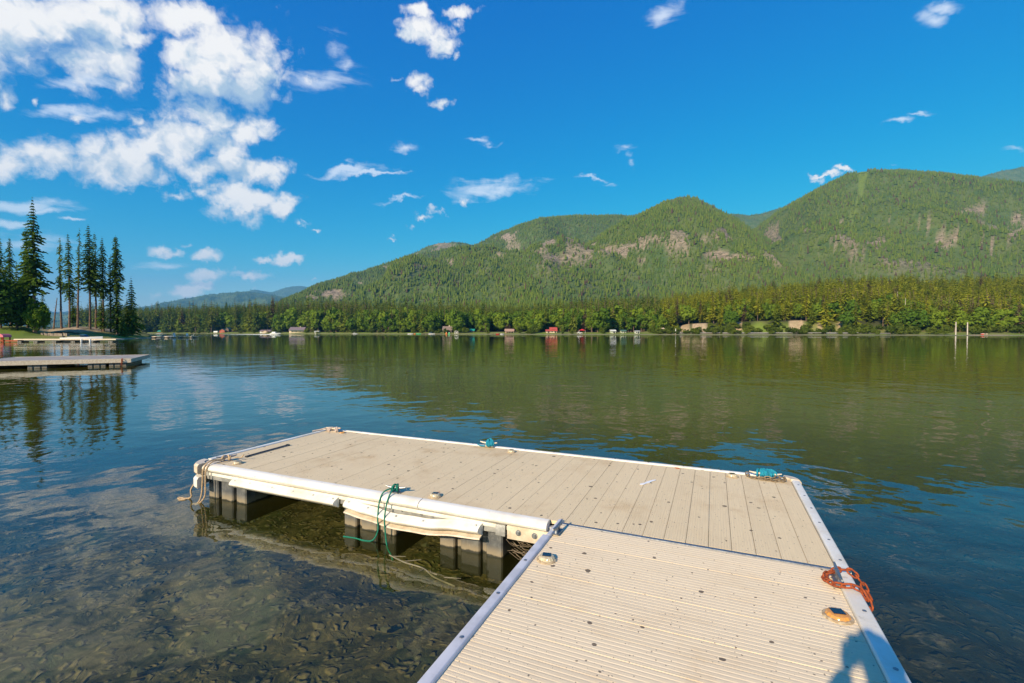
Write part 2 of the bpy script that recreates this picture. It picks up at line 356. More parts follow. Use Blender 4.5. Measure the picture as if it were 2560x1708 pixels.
# ground
def att(N, name):
    a = N.new('ShaderNodeAttribute'); a.attribute_name = name; return a.outputs['Fac']
def hill_fn(N, p, pos):
    n = N.noise(pos, 0.02, 6, 0.6); n2 = N.noise(pos, 0.11, 4, 0.7); n3 = N.noise(N.v('MULTIPLY', pos, (1, 1, 2.2)), 0.05, 7, 0.7)
    g = N.mix(N.smooth(n, 0.35, 0.65), (0.08, 0.135, 0.038), (0.135, 0.175, 0.05))
    g = N.mix(N.smooth(n2, 0.5, 0.7, 0, 0.5), g, (0.10, 0.085, 0.045))
    r = N.mix(N.smooth(n3, 0.38, 0.60), (0.22, 0.175, 0.12), (0.38, 0.30, 0.22))
    r = N.mix(N.smooth(n2, 0.52, 0.62), r, (0.10, 0.10, 0.045))
    c = N.mix(att(N, 'rock'), g, r)
    c = N.mix(att(N, 'meadow'), c, (0.16, 0.22, 0.04))
    N.put(c, p.inputs['Base Color'])
    b = N.new('ShaderNodeBump'); b.inputs['Distance'].default_value = 14; b.inputs['Strength'].default_value = 0.9
    N.put(n3, b.inputs['Height']); N.link(b.outputs[0], p.inputs['Normal'])
M['hill'] = mat('forested_mountain_ground', rough=0.95, spec=0.1, fn=hill_fn)
def shore_fn(N, p, pos):
    n = N.noise(pos, 0.05, 5, 0.6); n2 = N.noise(pos, 0.6, 4, 0.7); s = N.new('ShaderNodeSeparateXYZ'); N.link(pos, s.inputs[0])
    g = N.mix(N.smooth(n, 0.4, 0.6), (0.17, 0.23, 0.035), (0.22, 0.22, 0.07))
    g = N.mix(N.smooth(n2, 0.45, 0.7, 0, 0.4), g, (0.10, 0.14, 0.03))
    g = N.mix(att(N, 'forest'), g, (0.055, 0.06, 0.025))
    g = N.mix(att(N, 'sand'), g, N.mix(N.smooth(n2, 0.35, 0.65), (0.50, 0.38, 0.24), (0.34, 0.25, 0.15)))
    g = N.mix(N.smooth(s.outputs[2], 0.12, 0.35, 0.8, 0.0), g, (0.34, 0.29, 0.20))
    N.put(g, p.inputs['Base Color'])
M['shore'] = mat('shore_ground', rough=0.95, spec=0.1, fn=shore_fn)
def bed_fn(N, p, pos):
    w = N.v('ADD', pos, N.sc(N.noise(pos, 2.2, 3, 0.6, out='Color'), 0.5))
    n = N.noise(w, 3.1, 6, 0.7); n2 = N.noise(pos, 0.7, 4, 0.6); n3 = N.noise(w, 12, 4, 0.7)
    c = N.mix(N.smooth(n, 0.32, 0.62), (0.035, 0.044, 0.016), (0.16, 0.135, 0.055))
    c = N.mix(N.smooth(n2, 0.45, 0.62, 0, 0.75), c, (0.04, 0.065, 0.022))
    c = N.mix(N.smooth(n3, 0.55, 0.70, 0, 0.5), c, (0.30, 0.22, 0.08))
    vp = N.new('ShaderNodeTexVoronoi'); N.put(w, vp.inputs['Vector']); vp.inputs['Scale'].default_value = 11.0; vs_ = N.new('ShaderNodeSeparateColor'); N.link(vp.outputs['Color'], vs_.inputs[0])
    peb = N.m('MULTIPLY', N.smooth(vp.outputs['Distance'], 0.25, 0.55, 1.0, 0.0), N.smooth(vs_.outputs[0], 0.35, 0.7))
    c = N.mix(N.m('MULTIPLY', peb, 0.50), c, N.mix(vs_.outputs[1], (0.20, 0.19, 0.12), (0.33, 0.24, 0.12)))      # pebbles and dead leaves
    c = N.mix(N.smooth(vp.outputs['Distance'], 0.5, 0.8, 0.0, 0.45), c, (0.022, 0.026, 0.012))
    b_ = N.new('ShaderNodeBump'); b_.inputs['Distance'].default_value = 0.035; N.put(N.m('ADD', n, peb), b_.inputs['Height']); N.link(b_.outputs[0], p.inputs['Normal'])
    sx_ = N.new('ShaderNodeSeparateXYZ'); N.link(pos, sx_.inputs[0])
    c = N.mix(N.smooth(N.m('ADD', sx_.outputs[0], N.m('MULTIPLY', n2, 3.0)), 2.6, 5.2, 0, 0.72), c, (0.012, 0.020, 0.014))      # dark weed bed on the deeper side
    N.put(c, p.inputs['Base Color'])
M['bed'] = mat('lake_bed_silt', rough=1.0, spec=0.0, fn=bed_fn)
M['stone'] = mat('mossy_stone', (0.13, 0.11, 0.05), 0.9, vscale=3.0, col2=(0.06, 0.07, 0.03))
M['weed'] = mat('water_weed', (0.05, 0.06, 0.02), 0.9, vscale=2.0, col2=(0.09, 0.075, 0.025))

# water
wm = bpy.data.materials.new('lake_water'); wm.use_nodes = True; N = NT(wm.node_tree); N.n.remove(N.n['Principled BSDF'])
geo = N.new('ShaderNodeNewGeometry'); pos = geo.outputs['Position']; sp = N.new('ShaderNodeSeparateXYZ'); N.link(pos, sp.inputs[0])
dist = N.v('LENGTH', pos)
calm = N.smooth(N.noise(N.v('MULTIPLY', pos, (0.5, 1, 1)), 0.035, 3, 0.5), 0.35, 0.65, 0.55, 1.25)
near = N.smooth(dist, 3, 30, 1.0, 0.55)
far = N.smooth(sp.outputs[1], 170, 270, 1.0, 3.2)
w1 = N.m('MULTIPLY', N.noise(pos, 1.15, 2, 0.45, dist=0.3), 0.030)
w2 = N.m('MULTIPLY', N.noise(N.v('ADD', pos, (7, 3, 1)), 3.6, 2, 0.45), 0.0065)
w3 = N.m('MULTIPLY', N.noise(N.v('ADD', pos, (1, 9, 4)), 0.33, 2, 0.4), 0.055)
h = N.m('MULTIPLY', N.m('ADD', N.m('ADD', w1, w2), w3), N.m('MULTIPLY', N.m('MULTIPLY', calm, near), far))
bp = N.new('ShaderNodeBump'); bp.inputs['Distance'].default_value = 1.0; bp.inputs['Strength'].default_value = 1.0
N.put(h, bp.inputs['Height'])
cosi = N.m('ABSOLUTE', N.v('DOT_PRODUCT', bp.outputs[0], geo.outputs['Incoming']), clamp=True)      # Schlick reflectance of water, same from both sides
fres = N.m('ADD', 0.035, N.m('MULTIPLY', N.m('POWER', N.m('SUBTRACT', 1.0, cosi), 5.0), 0.965))
gl = N.new('ShaderNodeBsdfGlossy'); gl.inputs['Roughness'].default_value = 0.015; gl.inputs['Color'].default_value = (0.92, 0.95, 0.97, 1); N.link(bp.outputs[0], gl.inputs['Normal'])
tr = N.new('ShaderNodeBsdfTransparent'); tr.inputs[0].default_value = (0.90, 0.92, 0.76, 1)
df = N.new('ShaderNodeBsdfDiffuse'); df.inputs[0].default_value = (0.066, 0.062, 0.008, 1)
deep = N.smooth(N.m('ADD', sp.outputs[1], N.m('MULTIPLY', N.noise(pos, 0.4, 3, 0.5), 3.0)), 5.5, 13, 0.10, 1.0)
body = N.new('ShaderNodeMixShader'); N.put(deep, body.inputs[0]); N.link(tr.outputs[0], body.inputs[1]); N.link(df.outputs[0], body.inputs[2])
ms = N.new('ShaderNodeMixShader'); N.put(fres, ms.inputs[0]); N.link(body.outputs[0], ms.inputs[1]); N.link(gl.outputs[0], ms.inputs[2])
N.link(ms.outputs[0], N.n['Material Output'].inputs[0]); M['water'] = wm

# ------------------------------------------------------------------ water and lake bed
wx, wy = np.meshgrid(np.linspace(-2600, 2600, 3), np.linspace(-80, 1300, 3))
kind(link('lake_water', grid_mesh('lake_water', wx, wy, wx*0, M['water'])), 'structure')
gx = np.concatenate([[-9000, -600, -60], np.linspace(-14, 14, 150), [60, 600, 9000]])
gy = np.concatenate([[-3000, -90, -20], np.linspace(-3, 16, 110), [60, 300, 14000]])
bx, by = np.meshgrid(gx, gy)
bz = -0.72-0.10*np.clip(by-3, 0, 60)+(fbm2(bx*1.3, by*1.3, 3, 4)-.5)*0.35*(np.hypot(bx, by) < 30)
bz = np.where(by < 2, -0.72+(fbm2(bx*1.3, by*1.3, 3, 4)-.5)*.35, bz); bz = np.maximum(bz, -6)
kind(link('lake_bed', grid_mesh('lake_bed', bx, by, bz, M['bed'])), 'structure')
rnd = random.Random(5)
mb = MB()
for k in range(300):
    x = rnd.uniform(-7, 1.5); y = rnd.uniform(1.2, 8); r = rnd.uniform(0.02, 0.06)
    z = -0.74-0.10*max(0, y-3)+rnd.uniform(-.05, .06)
    n = 6; vs = []
    for (q, hh) in ((1, -.3), (0.95, .25), (0.5, .6)):
        vs += [(x+r*q*math.cos(a)*rnd.uniform(.7, 1.3), y+r*q*math.sin(a)*rnd.uniform(.7, 1.3), z+r*hh*rnd.uniform(.6, 1)) for a in [2*math.pi*j/n for j in range(n)]]
    mb.add(vs, [(i*n+j, i*n+(j+1) % n, (i+1)*n+(j+1) % n, (i+1)*n+j) for i in range(2) for j in range(n)]+[tuple(range(2*n, 3*n))])
kind(mb.obj('lake_bed_stones', M['stone'], smooth=True), 'stuff')
mb = MB()
for k in range(420):
    x = rnd.uniform(-7, 3.5); y = rnd.uniform(1.2, 9); z = -0.75-0.10*max(0, y-3)
    a = rnd.uniform(0, 6.28); L = rnd.uniform(.05, .18); w = rnd.uniform(.004, .012); lean = rnd.uniform(.3, 1.0)
    dx, dy_ = math.cos(a), math.sin(a); vs = []
    for i in range(4):
        t = i/3; c = Vector((x+dx*L*lean*t, y+dy_*L*lean*t, z+L*(t-.25*t*t)*.6)); ww = w*(1-t*.8)
        vs += [c+Vector((-dy_, dx, 0))*ww, c-Vector((-dy_, dx, 0))*ww]
    mb.add(vs, [(2*i, 2*i+1, 2*i+3, 2*i+2) for i in range(3)])
kind(mb.obj('water_weeds', M['weed']), 'stuff')
# land behind the camera
mb = MB(); mb.box(-9000, 9000, -3000, -80, -6, 0.8); kind(mb.obj('land_behind', M['shore']), 'structure')

# ------------------------------------------------------------------ far shore land
PX = np.array([-2600, -400, 340, 540, 780, 1130, 1370, 1690, 2000, 2420, 2700, 4600])
DS = np.array([800, 800, 770, 720, 560, 450, 385, 365, 320, 282, 275, 260])
SLP = np.array([.02, .02, .03, .035, .035, .035, .045, .09, .13, .17, .18, .18])
def shoreD(px): return np.interp(px, PX, DS)+6*(vnoise(px*0.02, px*0, 4)-.5)
BANK = np.interp
def land_z(px, s):
    px = np.asarray(px, float); s = np.asarray(s, float)
    z = np.where(s < 0, s*0.12, 1.6*sstep(0, 40, s)+0.012*s)
    bluff = np.interp(px, [1600, 1720, 1900, 2250, 2330, 2480], [0, 7, 9, 9, 2, 0])
    z = z+bluff*sstep(28, 50, s+8*(vnoise(px*.03, s*0, 8)-.5))
    z = z+np.interp(px, PX, SLP)*np.clip(s-60, 0, 330)-0.10*np.clip(s-400, 0, None)
    return z+1.2*(fbm2(px*.02, s*.02, 2, 3)-.5)*sstep(20, 60, s)
cols = np.concatenate([np.linspace(-2600, 200, 30), np.linspace(230, 2700, 420), np.linspace(2760, 4600, 20)])
ss = np.concatenate([np.linspace(-14, 70, 50), np.linspace(75, 300, 30), np.linspace(320, 900, 14)])
CP, SS = np.meshgrid(cols, ss); YY = shoreD(CP)+SS; XX = (CP-1280)/FPX*YY; ZZ = land_z(CP, SS)
SANDS = [(1648, 1662, 27, 46), (1697, 1722, 26, 48), (1732, 1766, 26, 52), (1834, 1852, 28, 48), (1974, 2008, 20, 48), (2046, 2054, 28, 42), (2095, 2106, 28, 44), (1690, 1830, 15, 24)]
sand = np.zeros_like(ZZ)
for a, b, c, d in SANDS: sand = np.maximum(sand, sstep(a-5, a+3, CP)*(1-sstep(b-3, b+5, CP))*sstep(c-3, c+2, SS)*(1-sstep(d, d+5, SS)))
sand = np.clip(sand*(.4+1.3*fbm2(CP*.08, SS*.12, 31, 3)), 0, 1)
sand = np.maximum(sand, sstep(2400, 2440, CP)*(1-sstep(2500, 2540, CP))*(1-sstep(8, 14, SS)))
forest = sstep(30, 50, SS+14*(vnoise(CP*.03, SS*.05, 6)-.5))
kind(link('shore_land', grid_mesh('shore_land', XX, YY, ZZ, M['shore'], dict(sand=sand, forest=forest))), 'structure')
# lakeside road along the foot of the bluff, with its steel guard rail
def land_pt(px, s, dz=0.0):
    px = float(px); Y = float(shoreD(px))+s; return Vector((at(px, Y), Y, float(land_z(px, s))+dz))
M['road'] = mat('road_gravel', (0.34, 0.30, 0.25), 0.9, var=0.2)
mb = MB(); vs = []
for px in range(1660, 2260, 6): vs += [land_pt(px, 17, .16), land_pt(px, 23, .18)]
mb.add(vs, [(2*i, 2*i+2, 2*i+3, 2*i+1) for i in range(len(vs)//2-1)]); kind(mb.obj('road', M['road']), 'structure')
rl = thing('guard_rail', 'pale metal guard rail along the shore road below the sandy bluff', 'guard rail', land_pt(1700, 16))
base_r = Vector(rl.location)
mb = MB(); ps = [land_pt(px, 16, .75)-base_r for px in range(1690, 2150, 8)]
for a in (0, .18): mb.tube([p+Vector((0, 0, a)) for p in ps], 0.12, 5)
mb.obj('rail_beam', M['frame'], rl)
pm = MB(); pm.box(-.08, .08, -.06, .06, 0, .95); pmesh = pm.mesh('post', M['bark'])
for px in range(1690, 2150, 16): link('post', pmesh, rl, land_pt(px, 16.3, 0)-base_r)

# ------------------------------------------------------------------ mountains
ROCKS = [(830,735,40,13),(1050,668,22,8),(1210,675,34,14),(1275,592,30,10),(1090,720,20,6),(1304,715,22,11),(1367,603,20,9),(1340,630,24,6),(1383,647,28,8),(1367,671,22,10),
 (1383,698,15,8),(1468,712,27,15),(1536,628,48,10),(1628,598,48,11),(1585,617,52,10),(1650,562,22,6),(1607,652,18,9),(1795,581,30,14),(1815,597,30,10),(1792,636,32,13),(1857,641,38,9),
 (1775,677,26,9),(1688,682,18,7),(2195,609,48,13),(2151,628,26,13),(2369,606,36,20),(2385,590,22,10),(2429,524,38,8),(2549,554,24,18),(2535,580,16,10),(2151,685,26,15),(2277,660,30,9),(2353,473,22,6),
 (1487,666,10,8),(1819,715,16,7),(950,640,16,6),(1010,690,22,6),(1130,655,16,7),(2090,600,12,8),(1720,620,16,10),(1750,690,12,6),(1900,690,20,7),(2490,640,14,7),(2230,555,10,6),(1430,690,12,8),(1255,640,14,7),(1560,640,14,6),(1500,625,12,5),(1700,600,20,7),(1735,575,14,6),(1660,705,20,7),(1580,690,16,6),(1930,650,16,6),(2040,640,14,6),(2100,560,10,5),(2310,560,14,6),(2470,600,16,8),(2510,690,20,8),(2070,690,16,7),(1150,700,16,6),(1220,650,16,6),(1180,600,18,5),(900,710,18,6),(780,745,20,6),(1250,570,18,5),(1420,640,10,5)]
MTN = []
def mountain(name, sil, foot, ridge, zb, amp, seed, p=1.08, nc=320, nr=110, lo=-600, hi=3300):
    sx = np.array([a for a, b in sil], float); sy = np.array([b for a, b in sil], float)
    c = np.linspace(max(lo, sx[0]), min(hi, sx[-1]), nc); yr = np.interp(c, sx, sy)
    k = np.ones(3)/3; yr = np.convolve(np.pad(yr, 1, 'edge'), k, 'valid')
    yr = yr-5*(fbm2(c*.025, c*0, seed+90, 3)-.5)
    fo = np.interp(c, *foot) if isinstance(foot, tuple) else np.full(nc, float(foot))
    ri = np.interp(c, *ridge) if isinstance(ridge, tuple) else np.full(nc, float(ridge))
    rr = np.array([(ray(1280, y)[2]/ray(1280, y)[1]) for y in yr]); zr = CAMZ+rr*ri
    t = np.linspace(0, 1.25, nr)[:, None]
    Y = fo+(ri-fo)*t; X = (c-1280)/FPX*Y
    tt = np.minimum(t, 1); prof = tt**p
    z = zb+(zr-zb)*prof-np.maximum(t-1, 0)*(ri-fo)*0.55
    rd = 1-np.abs(2*fbm2(X*.0021+Y*.0005, Y*.0009, seed, 4)-1)*1.6
    rg = 1-np.abs(2*vnoise(X*.0030+Y*.0012, Y*.0008, seed+5)-1)
    bump = 1.35*amp*((rd-.70)*1.7+(rg-.6)*.9+(fbm2(X*.006, Y*.006, seed+9, 5)-.5)*.8)
    z = z+bump*np.clip(4*tt*(1-tt), 0, 1)*np.clip((zr-zb)/300, 0.1, 1)
    z = z+14*(fbm2(X*.02, Y*.02, seed+3, 4)-.5)*np.clip((zr-zb)/300, .1, 1)
    # keep what lies in front of the crest under the line of sight to the crest
    lim = CAMZ+(rr*Y)-2-(1-tt)*6; z = np.where(t < 1, np.minimum(z, lim), z)
    qx, qy = proj(X, Y, z)
    n = fbm2(X*.022, Y*.010, seed+21, 4); rock = np.zeros_like(z)
    for a, b, rx, ry in ROCKS:
        d = np.hypot((qx-a)/rx, (qy-b)/ry); rock = np.maximum(rock, sstep(.55, .30, d*.55+(n-.5)*1.1))
    n2 = fbm2(X*.010, Y*.005, seed+41, 5)
    rock = np.maximum(rock, .8*sstep(.63, .69, n2)*(qy > 560)*(qy < 700))*(1-.75*sstep(640, 690, qy)*(Y < 1600))
    md = np.full_like(z, 9.0); qx = qx+14*(fbm2(X*.01, Y*.004, 77, 3)-.5)
    for a, b, rx, ry in [(2160,437,17,9),(2156,456,8,16),(2154,480,3.5,18),(2147,504,3,16),(2139,526,3.5,14),(2130,548,5,10)]: md = np.minimum(md, np.hypot((qx-a)/rx, (qy-b)/ry))
    meadow = sstep(1.25, .8, md) if seed == 5 else np.zeros_like(z)
    me = grid_mesh(name, X, Y, z, M['hill'], dict(rock=rock*(1-meadow), meadow=meadow))
    kind(link(name, me), 'structure'); MTN.append((c, t[:, 0], X, Y, z, rock, meadow, qx, qy, seed)); return me
mountain('far_blue_hill', [(-600,800),(300,775),(560,745),(610,732),(630,722),(650,724),(680,731),(700,724),(725,716),(745,715),(770,718),(800,728),(860,745),(950,775),(1100,800)], 9000, 13500, 60, 60, 11, nc=200, nr=50)
mountain('blue_hill', [(-600,800),(300,780),(365,770),(405,757),(435,755),(460,750),(500,741),(560,732),(620,728),(660,733),(720,745),(780,760),(900,790)], 4500, 8800, 30, 90, 12, nc=220, nr=70)
mountain('mountain_back_knoll', [(940,720),(1000,650),(1050,625),(1080,612),(1110,606),(1140,604),(1170,609),(1200,622),(1260,650),(1340,700)], 2300, 3500, 200, 50, 13, nc=120, nr=60)
mountain('mountain_far_saddle', [(1640,640),(1740,560),(1810,536),(1840,533),(1870,537),(1900,533),(1930,524),(1960,516),(2000,505),(2100,520),(2300,560)], 2600, 4200, 250, 60, 14, nc=140, nr=60)
mountain('mountain_far_right', [(2300,520),(2380,470),(2440,441),(2490,427),(2540,417),(2620,410),(2760,420),(3000,470),(3300,560)], 3000, 4600, 300, 60, 15, nc=140, nr=60)
mountain('left_mountain', [(640,800),(700,758),(740,742),(780,722),(850,696),(880,686),(905,683),(960,662),(1020,645),(1090,628),(1150,618),(1190,612),(1230,590),(1300,563),(1350,548),(1400,542),(1500,540),(1590,539),(1640,530),(1700,520),(1800,560),(1900,640),(2000,740)], 1050, ([640, 1300, 1700, 2000], [2600, 2900, 3100, 3000]), 25, 110, 1)
mountain('right_mountain', [(1600,800),(1700,720),(1800,640),(1880,580),(1930,540),(1965,518),(2010,492),(2060,462),(2110,438),(2150,429),(2200,426),(2280,431),(2350,436),(2450,446),(2560,460),(2700,480),(2900,540),(3300,640)], 900, ([1600, 2200, 3000], [2700, 2800, 2800]), 60, 120, 5)
mountain('central_peak', [(980,810),(1100,775),(1250,722),(1400,655),(1500,592),(1560,556),(1620,530),(1660,508),(1690,497),(1715,493),(1740,497),(1780,519),(1830,545),(1900,588),(1980,636),(2050,678),(2120,725),(2200,790)], 800, ([980, 1700, 2200], [1500, 2300, 1500]), 30, 90, 3)

# ------------------------------------------------------------------ trees
def quad_cards(cs, ds, us, ls, ws):
    """numpy leaf cards: centre, direction, side vector, length, width"""
    a = cs-ds*ls[:, None]*.5; b = cs+ds*ls[:, None]*.5; w = us*ws[:, None]*.5
    return np.stack([a-w, a+w, b+w*.5, b-w*.5], 1).reshape(-1, 3)
def cards_mesh(name, v, m):
    n = len(v)//4; me = bpy.data.meshes.new(name); me.vertices.add(len(v)); me.vertices.foreach_set('co', v.astype('f').ravel())
    me.loops.add(n*4); me.loops.foreach_set('vertex_index', np.arange(n*4, dtype='i')); me.polygons.add(n)
    me.polygons.foreach_set('loop_start', np.arange(0, n*4, 4, dtype='i')); me.polygons.foreach_set('loop_total', np.full(n, 4, dtype='i'))
    me.update(calc_edges=True); me.materials.append(m); return me
def conifer_crown(name, m, seed, H=1.0, base=0.12, rad=0.16, layers=22, per=9, seg=4, cards=2, taper=0.85, droop=0.35, thin=0.0, size=1.0, top_w=0.1):
    """unit-height crown: drooping boughs of needle sprays in ragged whorls"""
    r = np.random.RandomState(seed); C, Dd, U, L, Wd = [], [], [], [], []
    ph = r.uniform(0, 6.28)
    for k in range(layers):
        f = k/(layers-1); z0 = base+(1-base)*(1-(1-f)**1.0)*0.985
        env = rad*(max(1-f, 0)**taper*(1-top_w)+top_w*(1-f*.9))
        if f < .12: env *= .6+.4*f/.12
        env *= r.uniform(.8, 1.15)
        for j in range(per):
            if r.rand() < thin: continue
            a = ph+k*2.4+j*6.283/per+r.uniform(-.35, .35); ln = env*r.uniform(.55, 1.15)
            da = np.array([math.cos(a), math.sin(a), 0])
            for s_ in range(seg):
                t = (s_+.6)/seg; c = da*ln*t+np.array([0, 0, z0-droop*ln*t*t+r.uniform(-.005, .005)])
                dv = da+np.array([0, 0, -droop*1.6*t]); dv /= np.linalg.norm(dv)
                for q in range(cards):
                    sd_ = np.cross(dv, [0, 0, 1]); sd_ = sd_/np.linalg.norm(sd_)
                    tw = r.uniform(-1.0, 1.0); up = np.cross(sd_, dv); u = sd_*math.cos(tw)+up*math.sin(tw)
                    C.append(c+r.normal(0, .10*ln/seg, 3)); Dd.append(dv+r.normal(0, .25, 3)); U.append(u)
                    L.append(ln/seg*1.7*size); Wd.append((ln*.28+.006)*size*(1.1-.5*t))
    Dd = np.array(Dd); Dd /= np.linalg.norm(Dd, axis=1)[:, None]
    v = quad_cards(np.array(C), Dd, np.array(U), np.array(L), np.array(Wd)); v[:, 2] = np.minimum(v[:, 2], 1.01)
    return cards_mesh(name, v*H, m)
def leafy_crown(name, m, seed, lobes=14, per=70, size=.055, zc=.60, rx=.34, rz=.40, low=0.1):
    r = np.random.RandomState(seed); C, Dd, U = [], [], []
    for k in range(lobes):
        a = r.uniform(0, 6.28); e = r.uniform(-1, 1); q = r.uniform(.35, .85)
        lc = np.array([math.cos(a)*rx*q*math.sqrt(max(0, 1-e*e*.8)), math.sin(a)*rx*q*math.sqrt(max(0, 1-e*e*.8)), zc+e*rz*q])
        lr = rx*r.uniform(.32, .55)
        for j in range(per):
            n = r.normal(0, 1, 3); n /= np.linalg.norm(n); p = lc+n*lr*r.uniform(.7, 1.05)*np.array([1, 1, 1.05])
            if p[2] < low: continue
            d_ = np.cross(n+r.normal(0, .5, 3), r.normal(0, 1, 3)); d_ /= np.linalg.norm(d_); u = np.cross(n, d_); u /= np.linalg.norm(u)+1e-6
            C.append(p); Dd.append(d_); U.append(u)
    C = np.array(C); n = len(C); L = r.uniform(.7, 1.5, n)*size; Wd = L*r.uniform(.6, 1, n)
    return cards_mesh(name, quad_cards(C, np.array(Dd), np.array(U), L, Wd), m)
def trunk_mesh(name, r0, h, limbs=0, m='bark', seed=1):
    r = random.Random(seed); mb = MB()
    mb.tube([(r.uniform(-.006, .006)*i, r.uniform(-.006, .006)*i, h*i/6-.01) for i in range(7)], [r0*(1-.13*i) for i in range(7)], 7)
    for k in range(limbs):
        a = r.uniform(0, 6.28); z = r.uniform(.3, .75)*h; l = r.uniform(.12, .26)
        mb.tube([(0, 0, z), (l*.5*math.cos(a), l*.5*math.sin(a), z+l*.5), (l*math.cos(a), l*math.sin(a), z+l*1.1)], [r0*.45, r0*.3, r0*.1], 5)
    return mb.mesh(name, M[m], smooth=True)
CON = [conifer_crown('conifer_crown', M['needle'], s, base=b, rad=rd, layers=18, per=7, seg=3, cards=1, thin=th, size=1.35, taper=tp)
       for s, b, rd, th, tp in ((1, .08, .17, 0, .9), (2, .15, .15, .1, .8), (3, .22, .13, .2, .7), (4, .05, .20, .05, 1.0), (6, .35, .12, .25, .6))]
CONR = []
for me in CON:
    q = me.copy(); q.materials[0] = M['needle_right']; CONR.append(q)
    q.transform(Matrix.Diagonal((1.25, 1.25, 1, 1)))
CTR = trunk_mesh('conifer_trunk', .013, .96)
DEC = [leafy_crown('broadleaf_crown', M['broadleaf'], s, lobes=l, per=46, size=.075, rx=rx, rz=rz, zc=z-.07) for s, l, rx, rz, z in ((1, 16, .33, .40, .57), (2, 13, .26, .42, .56), (3, 18, .40, .36, .56), (4, 12, .22, .44, .54))]
DTR = trunk_mesh('broadleaf_trunk', .022, .7, 5)
SHR = [leafy_crown('shrub_crown', M['shrub'], s, lobes=10, per=40, size=.12, rx=.5, rz=.40, zc=.48, low=0.0) for s in (11, 12)]
STR = trunk_mesh('shrub_stem', .03, .5, 3)
def tree(name, label, cat, group, loc, h, crown, trunk, w=1.0, rot=0, lean=(0, 0)):
    o = thing(name, label, cat, loc, rot, group, (h*w, h*w, h)); o.rotation_euler = (lean[0], lean[1], rot)
    link('crown', crown, o); link('trunk', trunk, o); return o
rs = np.random.RandomState(7)
TREES = []   # (size in view, px, s, h, kind, variant)
def tophat(px): return np.interp(px, [300, 600, 900, 1000, 1300, 1500, 1700, 1900, 2000, 2200, 2400, 2600], [768, 757, 757, 762, 768, 752, 742, 735, 722, 712, 704, 695])
HOUSE_GAPS = [(540, 600, 70), (648, 690, 60), (715, 765, 60), (780, 812, 45), (380, 405, 50), (1100, 1130, 60), (1155, 1195, 55), (1225, 1310, 60), (1355, 1400, 60), (1440, 1470, 45), (1520, 1610, 45)]
def gap(px): return max([d for a, b, d in HOUSE_GAPS if a-6 < px < b+6] or [0])
for i in range(9900):
    px = rs.uniform(180, 2660) if i < 9400 else rs.uniform(2660, 3000); s = 34+rs.uniform(0, 1)**1.15*330
    if s < gap(px)+4: continue
    if 1690 < px < 2240 and s < 46 and rs.rand() < .8: continue
    if any(a-4 < px < b+4 and c-2 < s < d+10 for a, b, c, d in SANDS) and rs.rand() < .75: continue
    dec = rs.rand() < np.interp(px, [300, 560, 820, 1100, 1350, 1600, 1700, 2250, 2400, 2600], [.05, .12, .38, .75, .78, .5, .2, .2, .45, .45]) and s < 130
    Y = float(shoreD(px))+s; z = float(land_z(px, s))
    h = rs.uniform(15, 27) if not dec else rs.uniform(13, 21)
    spike = 1.22 if rs.rand() < .10 and not dec else 1.0
    cap = zat(tophat(px)-rs.uniform(-6, 14), Y)-z
    if px < 1640: h = min(max(cap, 10), 46)*(rs.uniform(.74, 1.04)*spike if not dec else rs.uniform(.45, .88))
    else: h *= spike
    TREES.append((h/Y, px, s, h, 'd' if dec else 'c', rs.randint(0, 100)))
for i in range(330):      # the young trees and thickets on the bank
    px = rs.uniform(300, 2640) if i < 240 else rs.uniform(1640, 2260); s = rs.uniform(9, 40)
    if s > 2 and gap(px) and s < gap(px) and rs.rand() < .9: continue
    if any(a-4 < px < b+4 and c-6 < s < d for a, b, c, d in SANDS[:-1]) and rs.rand() < .6: continue
    TREES.append((rs.uniform(.001, .01), px, s, rs.uniform(2.0, 6.5)*(1.2 if px < 1500 else 1), 's', rs.randint(0, 100)))
def region(px): return 0 if px < 900 else 1 if px < 1650 else 2
CL = ['dark conifer in the dense forest behind the left part of the far shore', 'conifer standing among and behind the broadleaf trees in the middle of the far shore', 'yellow-green sunlit conifer on the rising ground of the right shore']
CG = ['dark conifers behind the left part of the far shore', 'conifers of the middle far shore', 'sunlit conifers on the right shore']
DL = ['rounded green broadleaf tree on the left part of the far shore', 'full green broadleaf tree in the row behind the cabins of the far shore', 'bright green broadleaf tree at the foot of the right slope']
DG = ['broadleaf trees of the left far shore', 'broadleaf trees of the middle far shore', 'broadleaf trees of the right shore']
SL = ['low green shrub on the grassy bank of the left far shore', 'low green shrub on the grassy bank of the middle far shore', 'bushy green thicket shrub on the bank by the right shore road']
SG = ['shrubs on the left far bank', 'shrubs on the middle far bank', 'shrubs on the right bank']
inview = lambda t: 330 < t[1] < 2590
ind = {'c': [], 'd': [], 's': []}
for k_, cap_ in (('c', 296), ('d', 260), ('s', 240)):
    c_ = sorted([t for t in TREES if t[4] == k_ and inview(t)], key=lambda t: -(t[0]*2 if t[2] < 90 else t[0]*.6)); ind[k_] = c_[:cap_]
chosen = set(id(t) for k_ in ind for t in ind[k_])
crown_ref = {}
